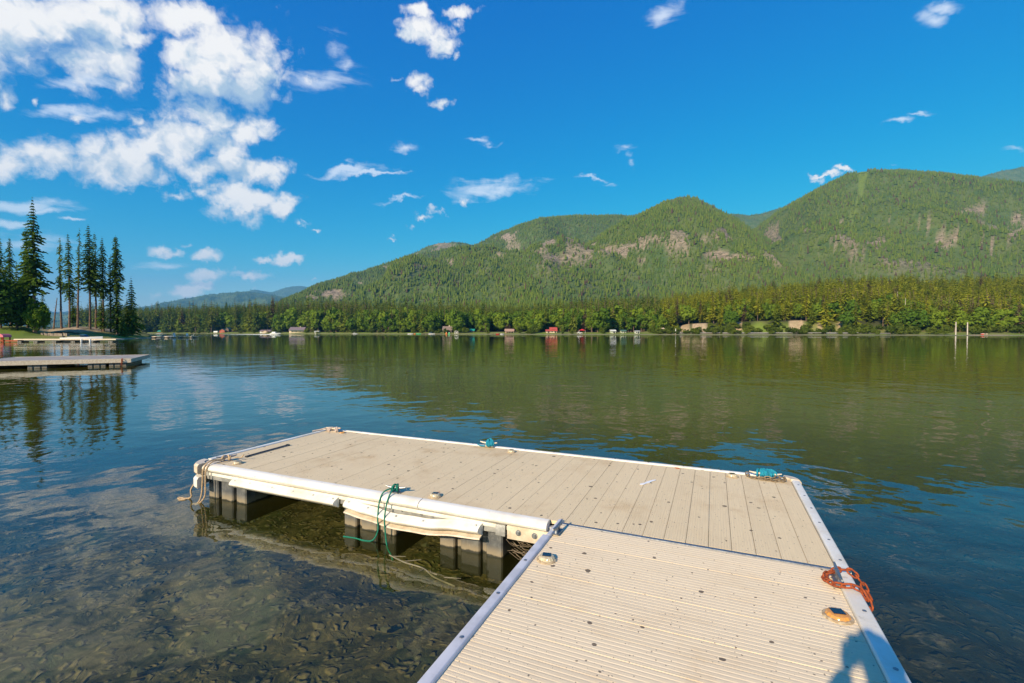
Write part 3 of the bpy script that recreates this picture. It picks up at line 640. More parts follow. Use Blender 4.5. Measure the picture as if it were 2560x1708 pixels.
for k_ in 'cds':
    for t in ind[k_]:
        _, px, s, h, _, v = t; g = region(px); p_ = land_pt(px, s, -.1); rot = rs.uniform(0, 6.28); w = rs.uniform(.85, 1.2)
        if k_ == 'c':
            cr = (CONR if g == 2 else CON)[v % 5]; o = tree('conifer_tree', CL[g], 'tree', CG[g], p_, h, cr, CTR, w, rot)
        elif k_ == 'd': cr = DEC[v % 4]; o = tree('broadleaf_tree', DL[g], 'tree', DG[g], p_, h, cr, DTR, w, rot)
        else: cr = SHR[v % 2]; o = tree('shrub', SL[g], 'shrub', SG[g], p_, h, cr, STR, w*1.1, rot)
        crown_ref.setdefault(cr.name, o.children[0] if o.children[0].name.startswith('crown') else o.children[1])
def point_stuff(name, pts, scl, rotz, src=None, cone=None, m=None):
    """one object of many instanced trees (geometry nodes)"""
    me = bpy.data.meshes.new(name); pts = np.asarray(pts, 'f'); me.vertices.add(len(pts)); me.vertices.foreach_set('co', pts.ravel())
    a = me.attributes.new('tree_scale', 'FLOAT_VECTOR', 'POINT'); a.data.foreach_set('vector', np.asarray(scl, 'f').ravel())
    a = me.attributes.new('tree_turn', 'FLOAT', 'POINT'); a.data.foreach_set('value', np.asarray(rotz, 'f'))
    if m: me.materials.append(m)
    o = link(name, me); kind(o, 'stuff')
    g = bpy.data.node_groups.new(name, 'GeometryNodeTree'); g.interface.new_socket('Geometry', in_out='INPUT', socket_type='NodeSocketGeometry'); g.interface.new_socket('Geometry', in_out='OUTPUT', socket_type='NodeSocketGeometry')
    gi = g.nodes.new('NodeGroupInput'); go = g.nodes.new('NodeGroupOutput'); ip = g.nodes.new('GeometryNodeInstanceOnPoints')
    g.links.new(gi.outputs[0], ip.inputs['Points'])
    if src is not None:
        oi = g.nodes.new('GeometryNodeObjectInfo'); oi.inputs['Object'].default_value = src; oi.transform_space = 'ORIGINAL'; g.links.new(oi.outputs['Geometry'], ip.inputs['Instance'])
    else:
        j = g.nodes.new('GeometryNodeJoinGeometry')
        for (r0, z0, hh) in cone:
            c = g.nodes.new('GeometryNodeMeshCone'); c.inputs['Vertices'].default_value = 6; c.inputs['Radius Bottom'].default_value = r0; c.inputs['Depth'].default_value = hh
            c.fill_type = 'NONE'
            t = g.nodes.new('GeometryNodeTransform'); t.inputs['Translation'].default_value = (0, 0, z0); g.links.new(c.outputs['Mesh'], t.inputs['Geometry']); g.links.new(t.outputs[0], j.inputs[0])
        sm = g.nodes.new('GeometryNodeSetMaterial'); sm.inputs['Material'].default_value = m; g.links.new(j.outputs[0], sm.inputs[0]); g.links.new(sm.outputs[0], ip.inputs['Instance'])
    na = g.nodes.new('GeometryNodeInputNamedAttribute'); na.data_type = 'FLOAT_VECTOR'; na.inputs[0].default_value = 'tree_scale'; g.links.new(na.outputs['Attribute'], ip.inputs['Scale'])
    nb = g.nodes.new('GeometryNodeInputNamedAttribute'); nb.data_type = 'FLOAT'; nb.inputs[0].default_value = 'tree_turn'
    cx = g.nodes.new('ShaderNodeCombineXYZ'); g.links.new(nb.outputs['Attribute'], cx.inputs[2]); g.links.new(cx.outputs[0], ip.inputs['Rotation'])
    g.links.new(ip.outputs[0], go.inputs[0]); mod = o.modifiers.new('trees', 'NODES'); mod.node_group = g; return o
rest = {}
for t in TREES:
    if id(t) in chosen: continue
    _, px, s, h, k_, v = t; g = region(px)
    me = (CONR if g == 2 else CON)[v % 5] if k_ == 'c' else DEC[v % 4] if k_ == 'd' else SHR[v % 2]
    if me.name in crown_ref: rest.setdefault(me.name, []).append((land_pt(px, s), h, rs.uniform(.85, 1.2), rs.uniform(0, 6.28)))
for nm, l in rest.items():
    fn_ = 'forest_conifers' if nm.startswith('conifer') else 'forest_broadleaf_trees' if nm.startswith('broad') else 'bank_thicket'
    point_stuff(fn_, [tuple(a[0]) for a in l], [(a[1]*a[2], a[1]*a[2], a[1]) for a in l], [a[3] for a in l], src=crown_ref[nm])
# mountain forests
def bil(A, i, j):
    i0 = np.clip(i.astype(int), 0, A.shape[0]-2); j0 = np.clip(j.astype(int), 0, A.shape[1]-2); fi = i-i0; fj = j-j0
    return (A[i0, j0]*(1-fi)+A[i0+1, j0]*fi)*(1-fj)+(A[i0, j0+1]*(1-fi)+A[i0+1, j0+1]*fi)*fj
NTREE = {11: 9000, 12: 18000, 13: 4500, 14: 8000, 15: 7000, 1: 85000, 5: 90000, 3: 80000}
for (c, t, X, Y, z, rock, meadow, qx, qy, seed) in MTN:
    n = NTREE[seed]; r = np.random.RandomState(seed+100)
    jl = np.searchsorted(c, max(c[0], -100)); jh = np.searchsorted(c, min(c[-1], 2680))-1
    it = r.uniform(0, 1, n*2)**.62; i = it*(len(t)-1)/1.25*1.03; i = np.minimum(i, len(t)-2); j = r.uniform(jl, jh, n*2)
    x_, y_, z_ = bil(X, i, j), bil(Y, i, j), bil(z, i, j); rk = bil(rock, i, j); md = bil(meadow, i, j)
    cl = fbm2(x_*.012, y_*.012, seed+60, 4)
    keep = (r.uniform(0, 1, n*2) > rk*1.0)&(md < .3)&(r.uniform(.05, .75, n*2) < cl+.12)
    idx = np.nonzero(keep)[0][:n]
    far = seed in (11, 12)
    h = r.uniform(6, 15, len(idx))*(1+.5*(r.uniform(0, 1, len(idx)) < .12))*(2.4 if seed == 11 else 1.8 if seed == 12 else 1); w = h*r.uniform(.9, 1.7, len(idx))
    point_stuff('mountain_forest', np.stack([x_, y_, z_-.5], -1)[idx], np.stack([w, w, h], -1), r.uniform(0, 6, len(idx)), cone=[(.17, .10, .55), (.12, .38, .62)], m=M['needle_hill'])

# ------------------------------------------------------------------ left point of land with its tall larches
LPX = np.array([-1500, -300, 0, 114, 200, 275, 330, 372, 384]); LPY = np.array([100, 98, 103, 110, 117, 127, 140, 153, 160])
LBK = np.array([400, 400, 330, 300, 270, 240, 215, 190, 163])        # where the land ends behind
def left_z(px, Y):
    f = np.interp(px, LPX, LPY); b = np.interp(px, LPX, LBK); s = np.minimum(Y-f, (b-Y)*1.0)
    m = np.clip(Y-f, 0, 30)*.042+np.exp(-((px-205)/95)**2)*1.9*sstep(10, 26, Y-f)*(px < 420)+np.interp(px, [-300, 60, 120], [2.2, 1.8, 0])*sstep(6, 20, Y-f)
    return np.where(s < 0, s*.15, .55*sstep(0, 7, s)+m*sstep(0, 25, b-Y))+.35*(fbm2(px*.03, Y*.12, 44, 3)-.5)*sstep(2, 12, s)
c_ = np.concatenate([np.linspace(-1500, -60, 30), np.linspace(-50, 400, 160)]); q_ = np.linspace(-.06, 1.05, 120)[:, None]
f_ = np.interp(c_, LPX, LPY); b_ = np.interp(c_, LPX, LBK); YL = f_+(b_-f_)*q_**1.0; CL_ = c_+0*YL; ZL = left_z(CL_, YL)
dirt = sstep(1.7, 2.3, ZL)*(.35+1.1*fbm2(CL_*.05, YL*.2, 71, 4)); dirt = np.clip(dirt*sstep(70, 140, CL_), 0, 1)
kind(link('left_point', grid_mesh('left_point', (CL_-1280)/FPX*YL, YL, ZL, M['shore'], dict(sand=dirt, forest=sstep(150, 175, YL)*.9))), 'structure')
def lpt(px, Y, dz=0): return Vector((at(px, Y), Y, float(left_z(np.float64(px), np.float64(Y)))+dz))
def near_conifer(seed, base, rad, layers, per, thin, taper=.8, droop=.35, size=1.0, top_w=.16):
    return conifer_crown('larch_crown', M['needle_near'], seed, base=base, rad=rad, layers=layers, per=per, seg=6, cards=2, thin=thin, taper=taper, droop=droop, size=size, top_w=top_w)
def tall_trunk(seed, r0=.011):
    r = random.Random(seed); mb = MB(); x = y = 0; pts = []
    for i in range(12): pts.append((x, y, i/12)); x += r.uniform(-.002, .002); y += r.uniform(-.002, .002)
    mb.tube(pts, [r0*(1-.082*i) for i in range(12)], 8)
    for k in range(26):      # bare dead snags on the lower stem
        a = r.uniform(0, 6.28); z = r.uniform(.18, .6); l = r.uniform(.01, .035)
        mb.tube([(0, 0, z), (l*math.cos(a), l*math.sin(a), z-.004)], [.0016, .0006], 4)
    return mb.mesh('trunk', M['bark'], smooth=True)
#  px of stem, row of top, row of foot, forward distance, crown bottom fraction, crown radius / height, density, label
LT = [(87, 491, 822, 122, .30, .115, .12, .8, 'tallest larch of the left shore, its narrow top high above the others'),
 (70, 562, 822, 128, .36, .085, .15, .7, 'larch close behind the left side of the tallest tree'),
 (28, 592, 824, 130, .42, .075, .35, .5, 'thin dark larch with a bare spike top near the left edge of the photo'),
 (2, 580, 826, 120, .32, .085, .15, .6, 'dark tall conifer cut off by the left edge of the photo'),
 (154, 590, 812, 138, .40, .055, .45, .4, 'ragged half-bare larch, leftmost stem of the row on the brown mound'),
 (174, 580, 810, 142, .30, .075, .25, .5, 'dark drooping larch second from the left in the row on the mound'),
 (194, 569, 813, 140, .40, .045, .40, .35, 'very slender leaning larch with a long bare stem in the middle of the mound row'),
 (225, 559, 812, 142, .38, .090, .08, .6, 'fullest bright green larch in the middle of the mound row'),
 (240, 580, 813, 146, .35, .070, .25, .5, 'larch tucked against the right side of the fullest one'),
 (259, 590, 817, 144, .36, .070, .22, .5, 'dark green larch left of the notch in the mound row'),
 (277, 640, 822, 146, .28, .060, .30, .5, 'short thin larch in the notch before the bushy-topped one'),
 (293, 588, 826, 146, .40, .075, .08, .25, 'larch with a dense blunt bushy top at the right of the mound row')]
for k, (px, yt, yb, Y, base, rad, thin, tp, lab) in enumerate(LT):
    g = lpt(px, Y, -.2); h = zat(yt, Y)-g.z
    cr = near_conifer(50+k, base, rad, 34, 7, thin, tp, .55 if thin > .2 else .35, 1.0, .30 if tp < .5 else .14)
    o = thing('larch_tree', lab, 'tree', g, k*1.3, 'tall larches on the left point', (h, h, h))
    if px == 194: o.rotation_euler = (0, R(2.0), 0)
    link('crown', cr, o); link('trunk', tall_trunk(k), o)
LT2 = [(330, 689, 833, 149, .06, .17, .05, .9, 'dark full spruce at the tip of the point, rightmost of the left shore trees'),
 (294, 705, 828, 143, .08, .16, .12, .7, 'olive bushy conifer under the blunt-topped larch'),
 (254, 722, 822, 142, .10, .12, .15, .7, 'short olive conifer between the bare larch stems'),
 (308, 782, 829, 140, .04, .22, .0, 1.0, 'small pointed young fir on the grass before the olive conifers'),
 (318, 742, 832, 147, .06, .17, .15, .8, 'ragged brownish conifer leaning into the dark spruce at the tip'),
 (45, 650, 826, 126, .15, .13, .10, .8, 'dark mid-height conifer between the left edge and the tallest larch'),
 (108, 725, 824, 140, .1, .14, .3, .8, 'small ragged conifer right of the tallest larch stem'),
 (183, 705, 812, 150, .12, .10, .2, .6, 'low drooping dark conifer hanging behind the mound row')]
for k, (px, yt, yb, Y, base, rad, thin, tp, lab) in enumerate(LT2):
    g = lpt(px, Y, -.2); h = zat(yt, Y)-g.z
    cr = near_conifer(80+k, base, rad, 26, 8, thin, tp, .4, 1.2)
    o = thing('conifer_tree', lab, 'tree', g, k*1.7, 'lower conifers on the left point', (h, h, h))
    link('crown', cr, o); link('trunk', tall_trunk(30+k), o)
lt = thing('bare_tree_stem', 'leaning bare pale stem at the left end of the mound row', 'tree', lpt(134, 139, -.2))
mb = MB(); mb.tube([(0, 0, 0), (.45, 0, 4), (1.15, .1, 9.5)], [.22, .17, .08], 7); mb.obj('trunk', M['bark'], lt, True)
mb = MB()
for k in range(9): mb.tube([(.5+.07*k, 0, 4.5+k*.5), (.5+.07*k+random.Random(k).uniform(-.9, .9), random.Random(k+9).uniform(-.8, .8), 4.6+k*.5)], [.035, .01], 4)
mb.obj('branch', M['bark'], lt)
for k, (px, Y, yt, w, mt, lab) in enumerate([(-8, 120, 690, 1.05, 'broadleaf_dark', 'big dark rounded tree mass filling the left edge of the shore'), (42, 122, 716, .95, 'broadleaf_dark', 'dark bushy tree between the left edge mass and the bright green one'),
                                             (92, 122, 745, .58, 'broadleaf', 'bright green round tree standing over the left lawn'), (-110, 132, 690, .9, 'broadleaf_dark', 'dark tree beyond the left edge of the view')]):
    g = lpt(px, Y, -.2); h = zat(yt, Y)-g.z
    o = thing('broadleaf_tree', lab, 'tree', g, k*2.1, None, (h*w*1.15, h*w*1.15, h))
    link('crown', leafy_crown('broadleaf_crown', M[mt], 60+k, lobes=40, per=130, size=.045, rx=.40, rz=.42, zc=.52, low=.03), o); link('trunk', DTR, o)
# boulders, logs and a low wall on the mound
mb = MB(); r = random.Random(3)
def rock_mesh(seed, m='stone'):
    r = random.Random(seed); mb = MB(); n = 8; vs = []
    for q, hh in ((.85, -.2), (1, .15), (.8, .45), (.35, .6)): vs += [(q*math.cos(6.283*j/n)*r.uniform(.8, 1.2), q*math.sin(6.283*j/n)*r.uniform(.8, 1.2), hh*r.uniform(.8, 1.1)) for j in range(n)]
    mb.add(vs, [(i*n+j, i*n+(j+1) % n, (i+1)*n+(j+1) % n, (i+1)*n+j) for i in range(3) for j in range(n)]+[tuple(range(3*n, 4*n))])
    return mb.mesh('boulder', M[m])
M['pale_rock'] = mat('pale_shore_rock', (0.34, 0.27, 0.21), 0.9, var=0.4, vscale=2)
M['brown_log'] = mat('brown_log', (0.17, 0.08, 0.045), 0.9, var=0.5, vscale=2)
o = thing('low_wall', 'low grey stone retaining wall at the back of the left lawn', 'wall', lpt(150, 122)); mb = MB()
ps = [lpt(px, 122+px*.01, 0)-o.location for px in range(116, 192, 4)]
for i, p in enumerate(ps[:-1]):
    b = MB(); b.box(p.x, ps[i+1].x-.06, -.4+random.Random(i).uniform(-.1, .1), .4, -.2, .75+random.Random(i).uniform(-.12, .12)); b.obj('stone', M['pale_rock'], o)
for k, (px, Y, s_, lab) in enumerate([(150, 130, .9, 'dark brown stone nearest the bright round tree'), (171, 131, .8, 'brown boulder in the middle of the mound edge'), (190, 131, .7, 'reddish boulder at the end of the low wall'), (300, 142, 1.0, 'pale boulder on the grass by the young fir')]):
    rr_ = link('boulder', rock_mesh(k, 'brown_log' if k < 3 else 'pale_rock'), None, lpt(px, Y), (0, 0, k), (s_*1.5, s_, s_*.5)); tag(rr_, lab, 'boulder')

# ------------------------------------------------------------------ the docks
DX, DY = 0.352, 3.694
Rz = Matrix.Rotation(-YAW, 4, 'Z')
def dockpt(u, v, z): p = Rz @ Vector((u, v, 0)); return Vector((DX+p.x, DY+p.y, z))
TOP = 0.40
head = thing('floating_dock', 'wide white and beige head section of the L-shaped dock, planks running away from the viewer', 'dock', (DX, DY, 0), -YAW)
finger = thing('floating_dock', 'ribbed beige walkway section of the dock in the foreground', 'dock', (DX, DY, 0), -YAW)
def ribbed(w, ribs, depth, land):
    """section of a deck board: flat lands with narrow grooves, closed below"""
    pts = []; pitch = w/ribs; a = pitch*land; q = pitch*(1-land)*.3
    for i in range(ribs):
        x = i*pitch; pts += [(x+.0004, 0), (x+a, 0), (x+a+q, -depth), (x+pitch-q, -depth)]
    pts[-1] = (w, -depth)
    pts += [(w, -.028), (.0004, -.028)]
    return pts
NPL = 41; PW = 6.17/NPL
prof = ribbed(PW-.0030, 8, .0009, .66)
mb = MB(); mb.extrude([(x, z) for x, z in prof], 0.02, 1.97, 'y'); bm1 = mb.mesh('plank', M['head_deck'])
for i in range(NPL): link('plank', bm1, head, (-4.30+i*PW, random.Random(i).uniform(-.004, .004), TOP+random.Random(i+50).uniform(-.0012, .0012)))
FPW = .150; prof = ribbed(FPW-.0009, 5, .0011, .62)
mb = MB(); mb.extrude([(y, z) for y, z in prof], 0.045, 1.835, 'x'); bm2 = mb.mesh('plank', M['finger_deck'])
for i in range(44): link('plank', bm2, finger, (0, -.035-(i+1)*FPW, TOP+.002+random.Random(i+80).uniform(-.0008, .0008)))
def rounded(x0, x1, z0, z1, r=.012, n=3):
    pts = []
    for cx_, cz_, a0 in ((x1-r, z1-r, 0), (x0+r, z1-r, 90), (x0+r, z0+r, 180), (x1-r, z0+r, 270)):
        pts += [(cx_+r*math.cos(R(a0+90*i/n)), cz_+r*math.sin(R(a0+90*i/n))) for i in range(n+1)]
    return pts
screw = MB(); screw.lathe([(.0095, -.002), (.0095, .002), (.006, .0035)], 10); screw_me = screw.mesh('screw', M['steel'])
# head rims
mb = MB(); mb.extrude(rounded(1.875, 1.95, .20, TOP+.012, .016), .0, 1.93, 'y'); mb.obj('edge_rail', M['vinyl'], head, True)
mb = MB(); mb.extrude(rounded(1.975, 2.035, .22, TOP+.012, .016), -4.25, 1.82, 'x'); mb.obj('edge_rail', M['vinyl'], head, True)
mb = MB(); mb.extrude(rounded(-4.375, -4.31, .22, TOP+.012, .016), .12, 1.9, 'y'); mb.obj('edge_rail', M['vinyl'], head, True)
mb = MB(); mb.box(1.862, 1.8745, .02, 1.96, .30, TOP-.012); mb.box(-4.3095, -4.301, .1, 1.96, .30, TOP-.012); mb.obj('gap_shade_strip', M['shade_black'], head)  # near-black filler strips, gap shade painted along the head rails
for i in range(6): link('screw', screw_me, head, (1.915, .12+i*.33, TOP+.012))
for i in range(16): link('screw', screw_me, head, (-4.1+i*.38, 2.005, TOP+.012))
# front face: frame, fascia strip, bumper tube
mb = MB(); mb.extrude(rounded(-.035, .012, .235, .365, .006), -4.22, -.02, 'x'); mb.obj('front_frame', M['frame'], head, True)
mb = MB(); mb.extrude(rounded(-.05, -.036, .285, .318, .005), -4.12, -.30, 'x'); mb.obj('fascia_strip', M['vinyl'], head, True)
def half_round(c, z, rx, rz, n=10): return [(c-rx*math.sin(math.pi*i/n), z+rz*math.cos(math.pi*i/n)) for i in range(n+1)]+[(c+.01, z-rz), (c+.01, z+rz)]
mb = MB()
ob = mb; ob.extrude(half_round(-.01, .366, .078, .046), -4.17, -2.0+.74, 'x'); ob.obj('bumper_tube', M['vinyl'], head, True)
mb = MB(); mb.extrude(half_round(-.01, .366, .079, .0455), -1.252, -.055, 'x'); mb.obj('bumper_tube', M['vinyl'], head, True)
def low_bumper(u0, u1, sag=0.0, seed=0, lip=False):
    mb = MB(); n = 24; pf = [(-.052-.062*math.sin(math.pi*min(i, 8)/8), .304-.095*i/8) for i in range(9)]+[(-.05, .206), (-.05, .306)]
    k = len(pf); vs = []
    for j in range(n+1):
        t = j/n; u = u0+(u1-u0)*t; dz = -sag*math.sin(math.pi*min(1, t*1.05))**1.5+.004*math.sin(t*23+seed)*(sag > 0); dv = -.02*math.sin(math.pi*t)*(sag > 0)
        for i, (v_, z_) in enumerate(pf): vs.append((u+(.012*math.sin(math.pi*i/8) if j == 0 else -.012*math.sin(math.pi*i/8) if j == n else 0), v_+dv, z_+dz))
    fs = [(j*k+i, j*k+(i+1) % k, (j+1)*k+(i+1) % k, (j+1)*k+i) for j in range(n) for i in range(k)]+[tuple(range(k))[::-1], tuple(range(n*k, (n+1)*k))]
    mb.add(vs, fs); o = mb.obj('lower_bumper', M['vinyl'], head, True)
    if lip:
        mb = MB(); vs = []
        for j in range(n+1):
            t = j/n; u = u0+.01+(u1-u0-.01)*t; dz = -sag*math.sin(math.pi*min(1, t*1.05))**1.5+.004*math.sin(t*23+seed); dv = -.02*math.sin(math.pi*t)
            vs += [(u, -.055+dv, .206+dz), (u, -.100+dv, .196+dz), (u, -.104+dv, .184+dz), (u, -.055+dv, .190+dz)]
        mb.add(vs, [(j*4+i, j*4+(i+1) % 4, (j+1)*4+(i+1) % 4, (j+1)*4+i) for j in range(n) for i in range(4)]+[(3, 2, 1, 0), (n*4, n*4+1, n*4+2, n*4+3)])
        mb.obj('bumper_lip', M['vinyl_old'], o, True)
    sm = MB(); sm.lathe([(.009, -.004), (.009, .002), (.004, .004)], 8); sme = sm.mesh('screw', M['steel'])
    for t in (.04, .2, .42, .62, .8, .97):
        q = link('screw', sme, o, (u0+(u1-u0)*t, -.078-.02*math.sin(math.pi*t)*(sag > 0), .293-sag*math.sin(math.pi*t)**1.5), (R(65), 0, 0))
low_bumper(-3.70, -2.20, 0, 1); low_bumper(-2.10, -.635, .045, 2, True)
bolt = MB(); bolt.lathe([(.024, 0), (.024, .006), (.013, .007), (.013, .016)], 12); bolt_me = bolt.mesh('bolt', M['steel'])
for u in (-1.72, -1.60, -1.46, -1.25, -1.13): link('bolt', bolt_me, head, (u, -.036, .285), (R(90), 0, 0), (.6,)*3)
# hinge plate where the walkway joins
mb = MB(); mb.extrude(rounded(-.062, -.05, .22, .345, .004), -.40, -.05, 'x'); hp = mb.obj('hinge_plate', M['vinyl_old'], head, True)
for u in (-.30, -.16): link('bolt', bolt_me, hp, (u, -.062, .285), (R(90), 0, 0))
mb = MB(); mb.extrude(rounded(-.075, -.051, .235, .33, .008), -.50, -.415, 'x'); mb.obj('bracket', M['frame'], head, True)
# corner caps
def corner(name, cx_, cy_, a0, r0, r1, z0, z1, mt='vinyl_old', parent=head):
    mb = MB(); n = 8; prof = [(r0, z0+.01), (r1-.015, z0), (r1, z0+.02), (r1, z1-.025), (r1-.02, z1), (r0, z1)]; k = len(prof)
    vs = [(cx_+p*math.cos(R(a0+90*i/n)), cy_+p*math.sin(R(a0+90*i/n)), z) for i in range(n+1) for p, z in prof]
    mb.add(vs, [(i*k+j, i*k+(j+1) % k, (i+1)*k+(j+1) % k, (i+1)*k+j) for i in range(n) for j in range(k)]+[tuple(range(k))[::-1], tuple(range(n*k, (n+1)*k))])
    return mb.obj(name, M[mt], parent, True)
corner('corner_cap', -4.20, .08, 180, .10, .20, .30, TOP+.016); corner('corner_cap', -4.17, .06, 180, .10, .205, .15, .275, 'vinyl')
corner('corner_cap', -4.25, 1.90, 90, .06, .14, .28, TOP+.018); corner('corner_cap', 1.82, 1.93, 0, .05, .145, .25, TOP+.018)
mb = MB(); mb.box(-4.30, -4.12, -.0, .12, TOP-.02, TOP+.006); mb.obj('corner_plate', M['vinyl_old'], head)
# under-frame and floats
mb = MB()
for u in (-4.2, -3.2, -2.2, -1.2, -.3, .7, 1.7): mb.box(u, u+.05, .05, 1.93, .25, .365)
mb.box(-4.2, 1.86, 1.90, 1.96, .24, .36); mb.obj('under_frame', M['frame'], head)
def float_mesh(L, Wd=.62):
    """ribbed black plastic float: three lobes with deep recessed slots between"""
    mb = MB(); lob = [(0, .155*Wd/.62), (.215*Wd/.62, .405*Wd/.62), (.465*Wd/.62, Wd)]
    def lobe(a, b): 
        pf = rounded(0, L, -.20, .232, .02, 2)
        vs = [(a+.012, p, z) for p, z in pf]+[(a, p+(.012 if p < L/2 else -.012), z) for p, z in pf]
        vs = []; c = .012
        for u, ins in ((a, c), (a+c, 0), (b-c, 0), (b, c)):
            vs += [(u, min(max(p, ins), L-ins), min(z, .232-ins)) for p, z in pf]
        k = len(pf); mb.add(vs, [(i*k+j, i*k+(j+1) % k, (i+1)*k+(j+1) % k, (i+1)*k+j) for i in range(3) for j in range(k)]+[tuple(range(k))[::-1], tuple(range(3*k, 4*k))])
    for a, b in lob: lobe(a, b)
    for i in range(2): mb.box(lob[i][1]-.005, lob[i+1][0]+.005, .045, L-.045, -.19, .21)
    return mb.mesh('float', M['float'])
fm = float_mesh(.92)
for u in (-4.22, -2.20, -1.10, .35, 1.2): link('float', fm, head, (u, .02, 0))
for u in (-4.22, -2.20, -.6, 1.2): link('float', fm, head, (u, 1.02, 0))
# walkway section
for nm, a, b, c, d, mt in (('edge_rail', 0.0, .052, -6.7, -.30, 'rail'), ('edge_rail', 1.85, 1.928, -6.7, -.012, 'vinyl')):
    mb = MB(); mb.extrude(rounded(a-.012, b, .20, TOP+.022, .014), c, d, 'y'); mb.obj(nm, M[mt], finger, True)
mb = MB(); mb.extrude(rounded(.012, .052, .20, TOP+.02, .012), -.29, .02, 'y'); mb.obj('edge_rail', M['rail'], finger, True)
mb = MB(); mb.extrude(rounded(-.030, .004, .30, TOP+.006, .006), .04, 1.85, 'x'); mb.obj('joint_strip', M['steel'], finger)
mb = MB(); mb.box(1.8365, 1.8495, -6.7, -.04, .30, TOP-.01); mb.box(.0525, .0555, -6.7, -.04, .30, TOP-.03); mb.obj('gap_shade_strip', M['shade_black'], finger)  # shadow line inside the walkway rails, painted as near-black strips
for i in range(14): link('screw', screw_me, finger, (.022, -.72-i*.42, TOP+.022), None, 1.15)
for i in range(14): link('screw', screw_me, finger, (1.89, -.05-i*.47, TOP+.022), None, 1.1)
mb = MB(); mb.box(.03, .10, -6.7, -.05, .23, .36); mb.box(1.78, 1.84, -6.7, -.05, .23, .36)
for v in np.arange(-6.5, -.3, 1.1): mb.box(.11, 1.77, v, v+.05, .24, .36)
mb.obj('under_frame', M['frame'], finger)
fmw = float_mesh(1.3, 1.25)
for v in (-2.3, -4.6, -6.4): link('float', fmw, finger, (.30, v, 0))

def cleat_mesh(L=.20, m='steel'):
    mb = MB(); h = .045
    mb.tube([(-L/2, 0, h+.012), (-L*.36, 0, h+.004), (-L*.2, 0, h), (0, 0, h-.001), (L*.2, 0, h), (L*.36, 0, h+.004), (L/2, 0, h+.012)], [.006, .009, .0115, .012, .0115, .009, .006], 10)
    for s_ in (-1, 1): mb.tube([(s_*L*.13, 0, h), (s_*L*.14, 0, .02), (s_*L*.18, 0, .002)], [.010, .010, .014], 8)
    mb.extrude(rounded(-.028, .028, 0, .007, .003), -L*.28, L*.28, 'x'); return mb.mesh('cleat', M[m], True)
clm = cleat_mesh(.21); clv = cleat_mesh(.24, 'vinyl_old')
def cleat(parent, u, v, rot, me=clm, z=TOP): return link('cleat', me, parent, (u, v, z+.001), (0, 0, rot))
cleat(head, -1.60, .055, R(8), clm); cleat(head, -4.10, .16, R(55), clm); cleat(head, -4.16, 1.90, R(10), clv)
cleat(head, -1.56, 1.955, R(3), clv, TOP+.012); cleat(head, 1.64, 1.92, R(2), cleat_mesh(.30, 'vinyl_old')); cleat(finger, .075, -.20, R(88), clm, TOP+.01); cleat(finger, 1.835, -.21, R(88), cleat_mesh(.24), TOP+.02)
# ---- solar dock lights
def dome_mesh(m):
    mb = MB(); n = 32; prof = [(.052, .006), (.050, .016), (.043, .026), (.030, .031), (.0, .032)]; vs = []
    for q, z in prof:
        for j in range(n): rr = q*(1+(.035 if j % 2 else -.02)*(q > .035)); vs.append((rr*math.cos(6.2832*j/n), rr*math.sin(6.2832*j/n), z))
    mb.add(vs, [(i*n+j, i*n+(j+1) % n, (i+1)*n+(j+1) % n, (i+1)*n+j) for i in range(len(prof)-1) for j in range(n)]); return mb.mesh('lens', m, True)
base_m = MB(); base_m.lathe([(.064, 0), (.064, .004), (.058, .009), (.050, .010)], 32); base_m = base_m.mesh('base', M['lens_rim'], True)
lens_m, lens_a = dome_mesh(M['lens']), dome_mesh(M['lens_amber'])
pn = MB(); pn.box(-.024, .024, -.024, .024, .0, .003); pan_m = pn.mesh('solar_panel', M['solar'])
LI = [(-3.87, .13, .9, 'small round solar light on the left end of the dock head, near the tan rope', 0), (-3.95, 1.86, .8, 'amber round solar light at the far left corner of the dock head', 1), (-1.19, 1.85, .9, 'round solar light beside the teal-roped cleat on the far edge', 0),
      (-1.20, .11, .95, 'round solar light right of the green rope on the front edge', 0), (1.33, 1.85, .95, 'round solar light left of the chain-wrapped cleat on the far edge', 0), (.135, -.62, 1.05, 'domed solar light on the walkway by its left rail', 0),
      (1.755, -.60, 1.12, 'large flat amber-stained solar light on the walkway by its right rail', 1)]
for u, v, s_, lab, am in LI:
    o = thing('dock_light', lab, 'dock light', dockpt(u, v, TOP+.002), -YAW+R(12), 'solar lights screwed to the dock', s_)
    link('base', base_m, o); link('lens', lens_a if am else lens_m, o, (0, 0, 0), None, (1, 1, .8 if am else 1)); link('solar_panel', pan_m, o, (0, .004, .0305 if not am else .0245), (R(-4), 0, 0), (1.1, 1.1, 1))
# ---- ropes and chains
def knot(mb, c, L, r, rad, turns, seed, h=.05, ax=0.0):
    rr = random.Random(seed); pts = []; n = turns*14
    for i in range(n+1):
        t = i/n; a = 2*math.pi*turns*t; x = L*math.sin(a*.5+rr.uniform(-.05, .05))*(.75+.25*math.sin(a*.37+seed)); y = rad*math.cos(a)*(1+.25*math.sin(a*.7)); z = h+rad*.8*math.sin(a+.4)*(1+.2*math.sin(a*.9))
        x, y = x*math.cos(ax)-y*math.sin(ax), x*math.sin(ax)+y*math.cos(ax)
        pts.append((c[0]+x, c[1]+y, max(c[2]+z, c[2]+r*.8)))
    mb.tube(pts, r, 7)
def spline(pts, n=8):
    out = []; P = [Vector(p) for p in pts]; P = [P[0]*2-P[1]]+P+[P[-1]*2-P[-2]]
    for i in range(1, len(P)-2):
        for k in range(n):
            t = k/n; a, b, c, d = P[i-1:i+3]
            out.append(.5*((2*b)+(c-a)*t+(2*a-5*b+4*c-d)*t*t+(3*b-a-3*c+d)*t*t*t))
    return out+[P[-2]]
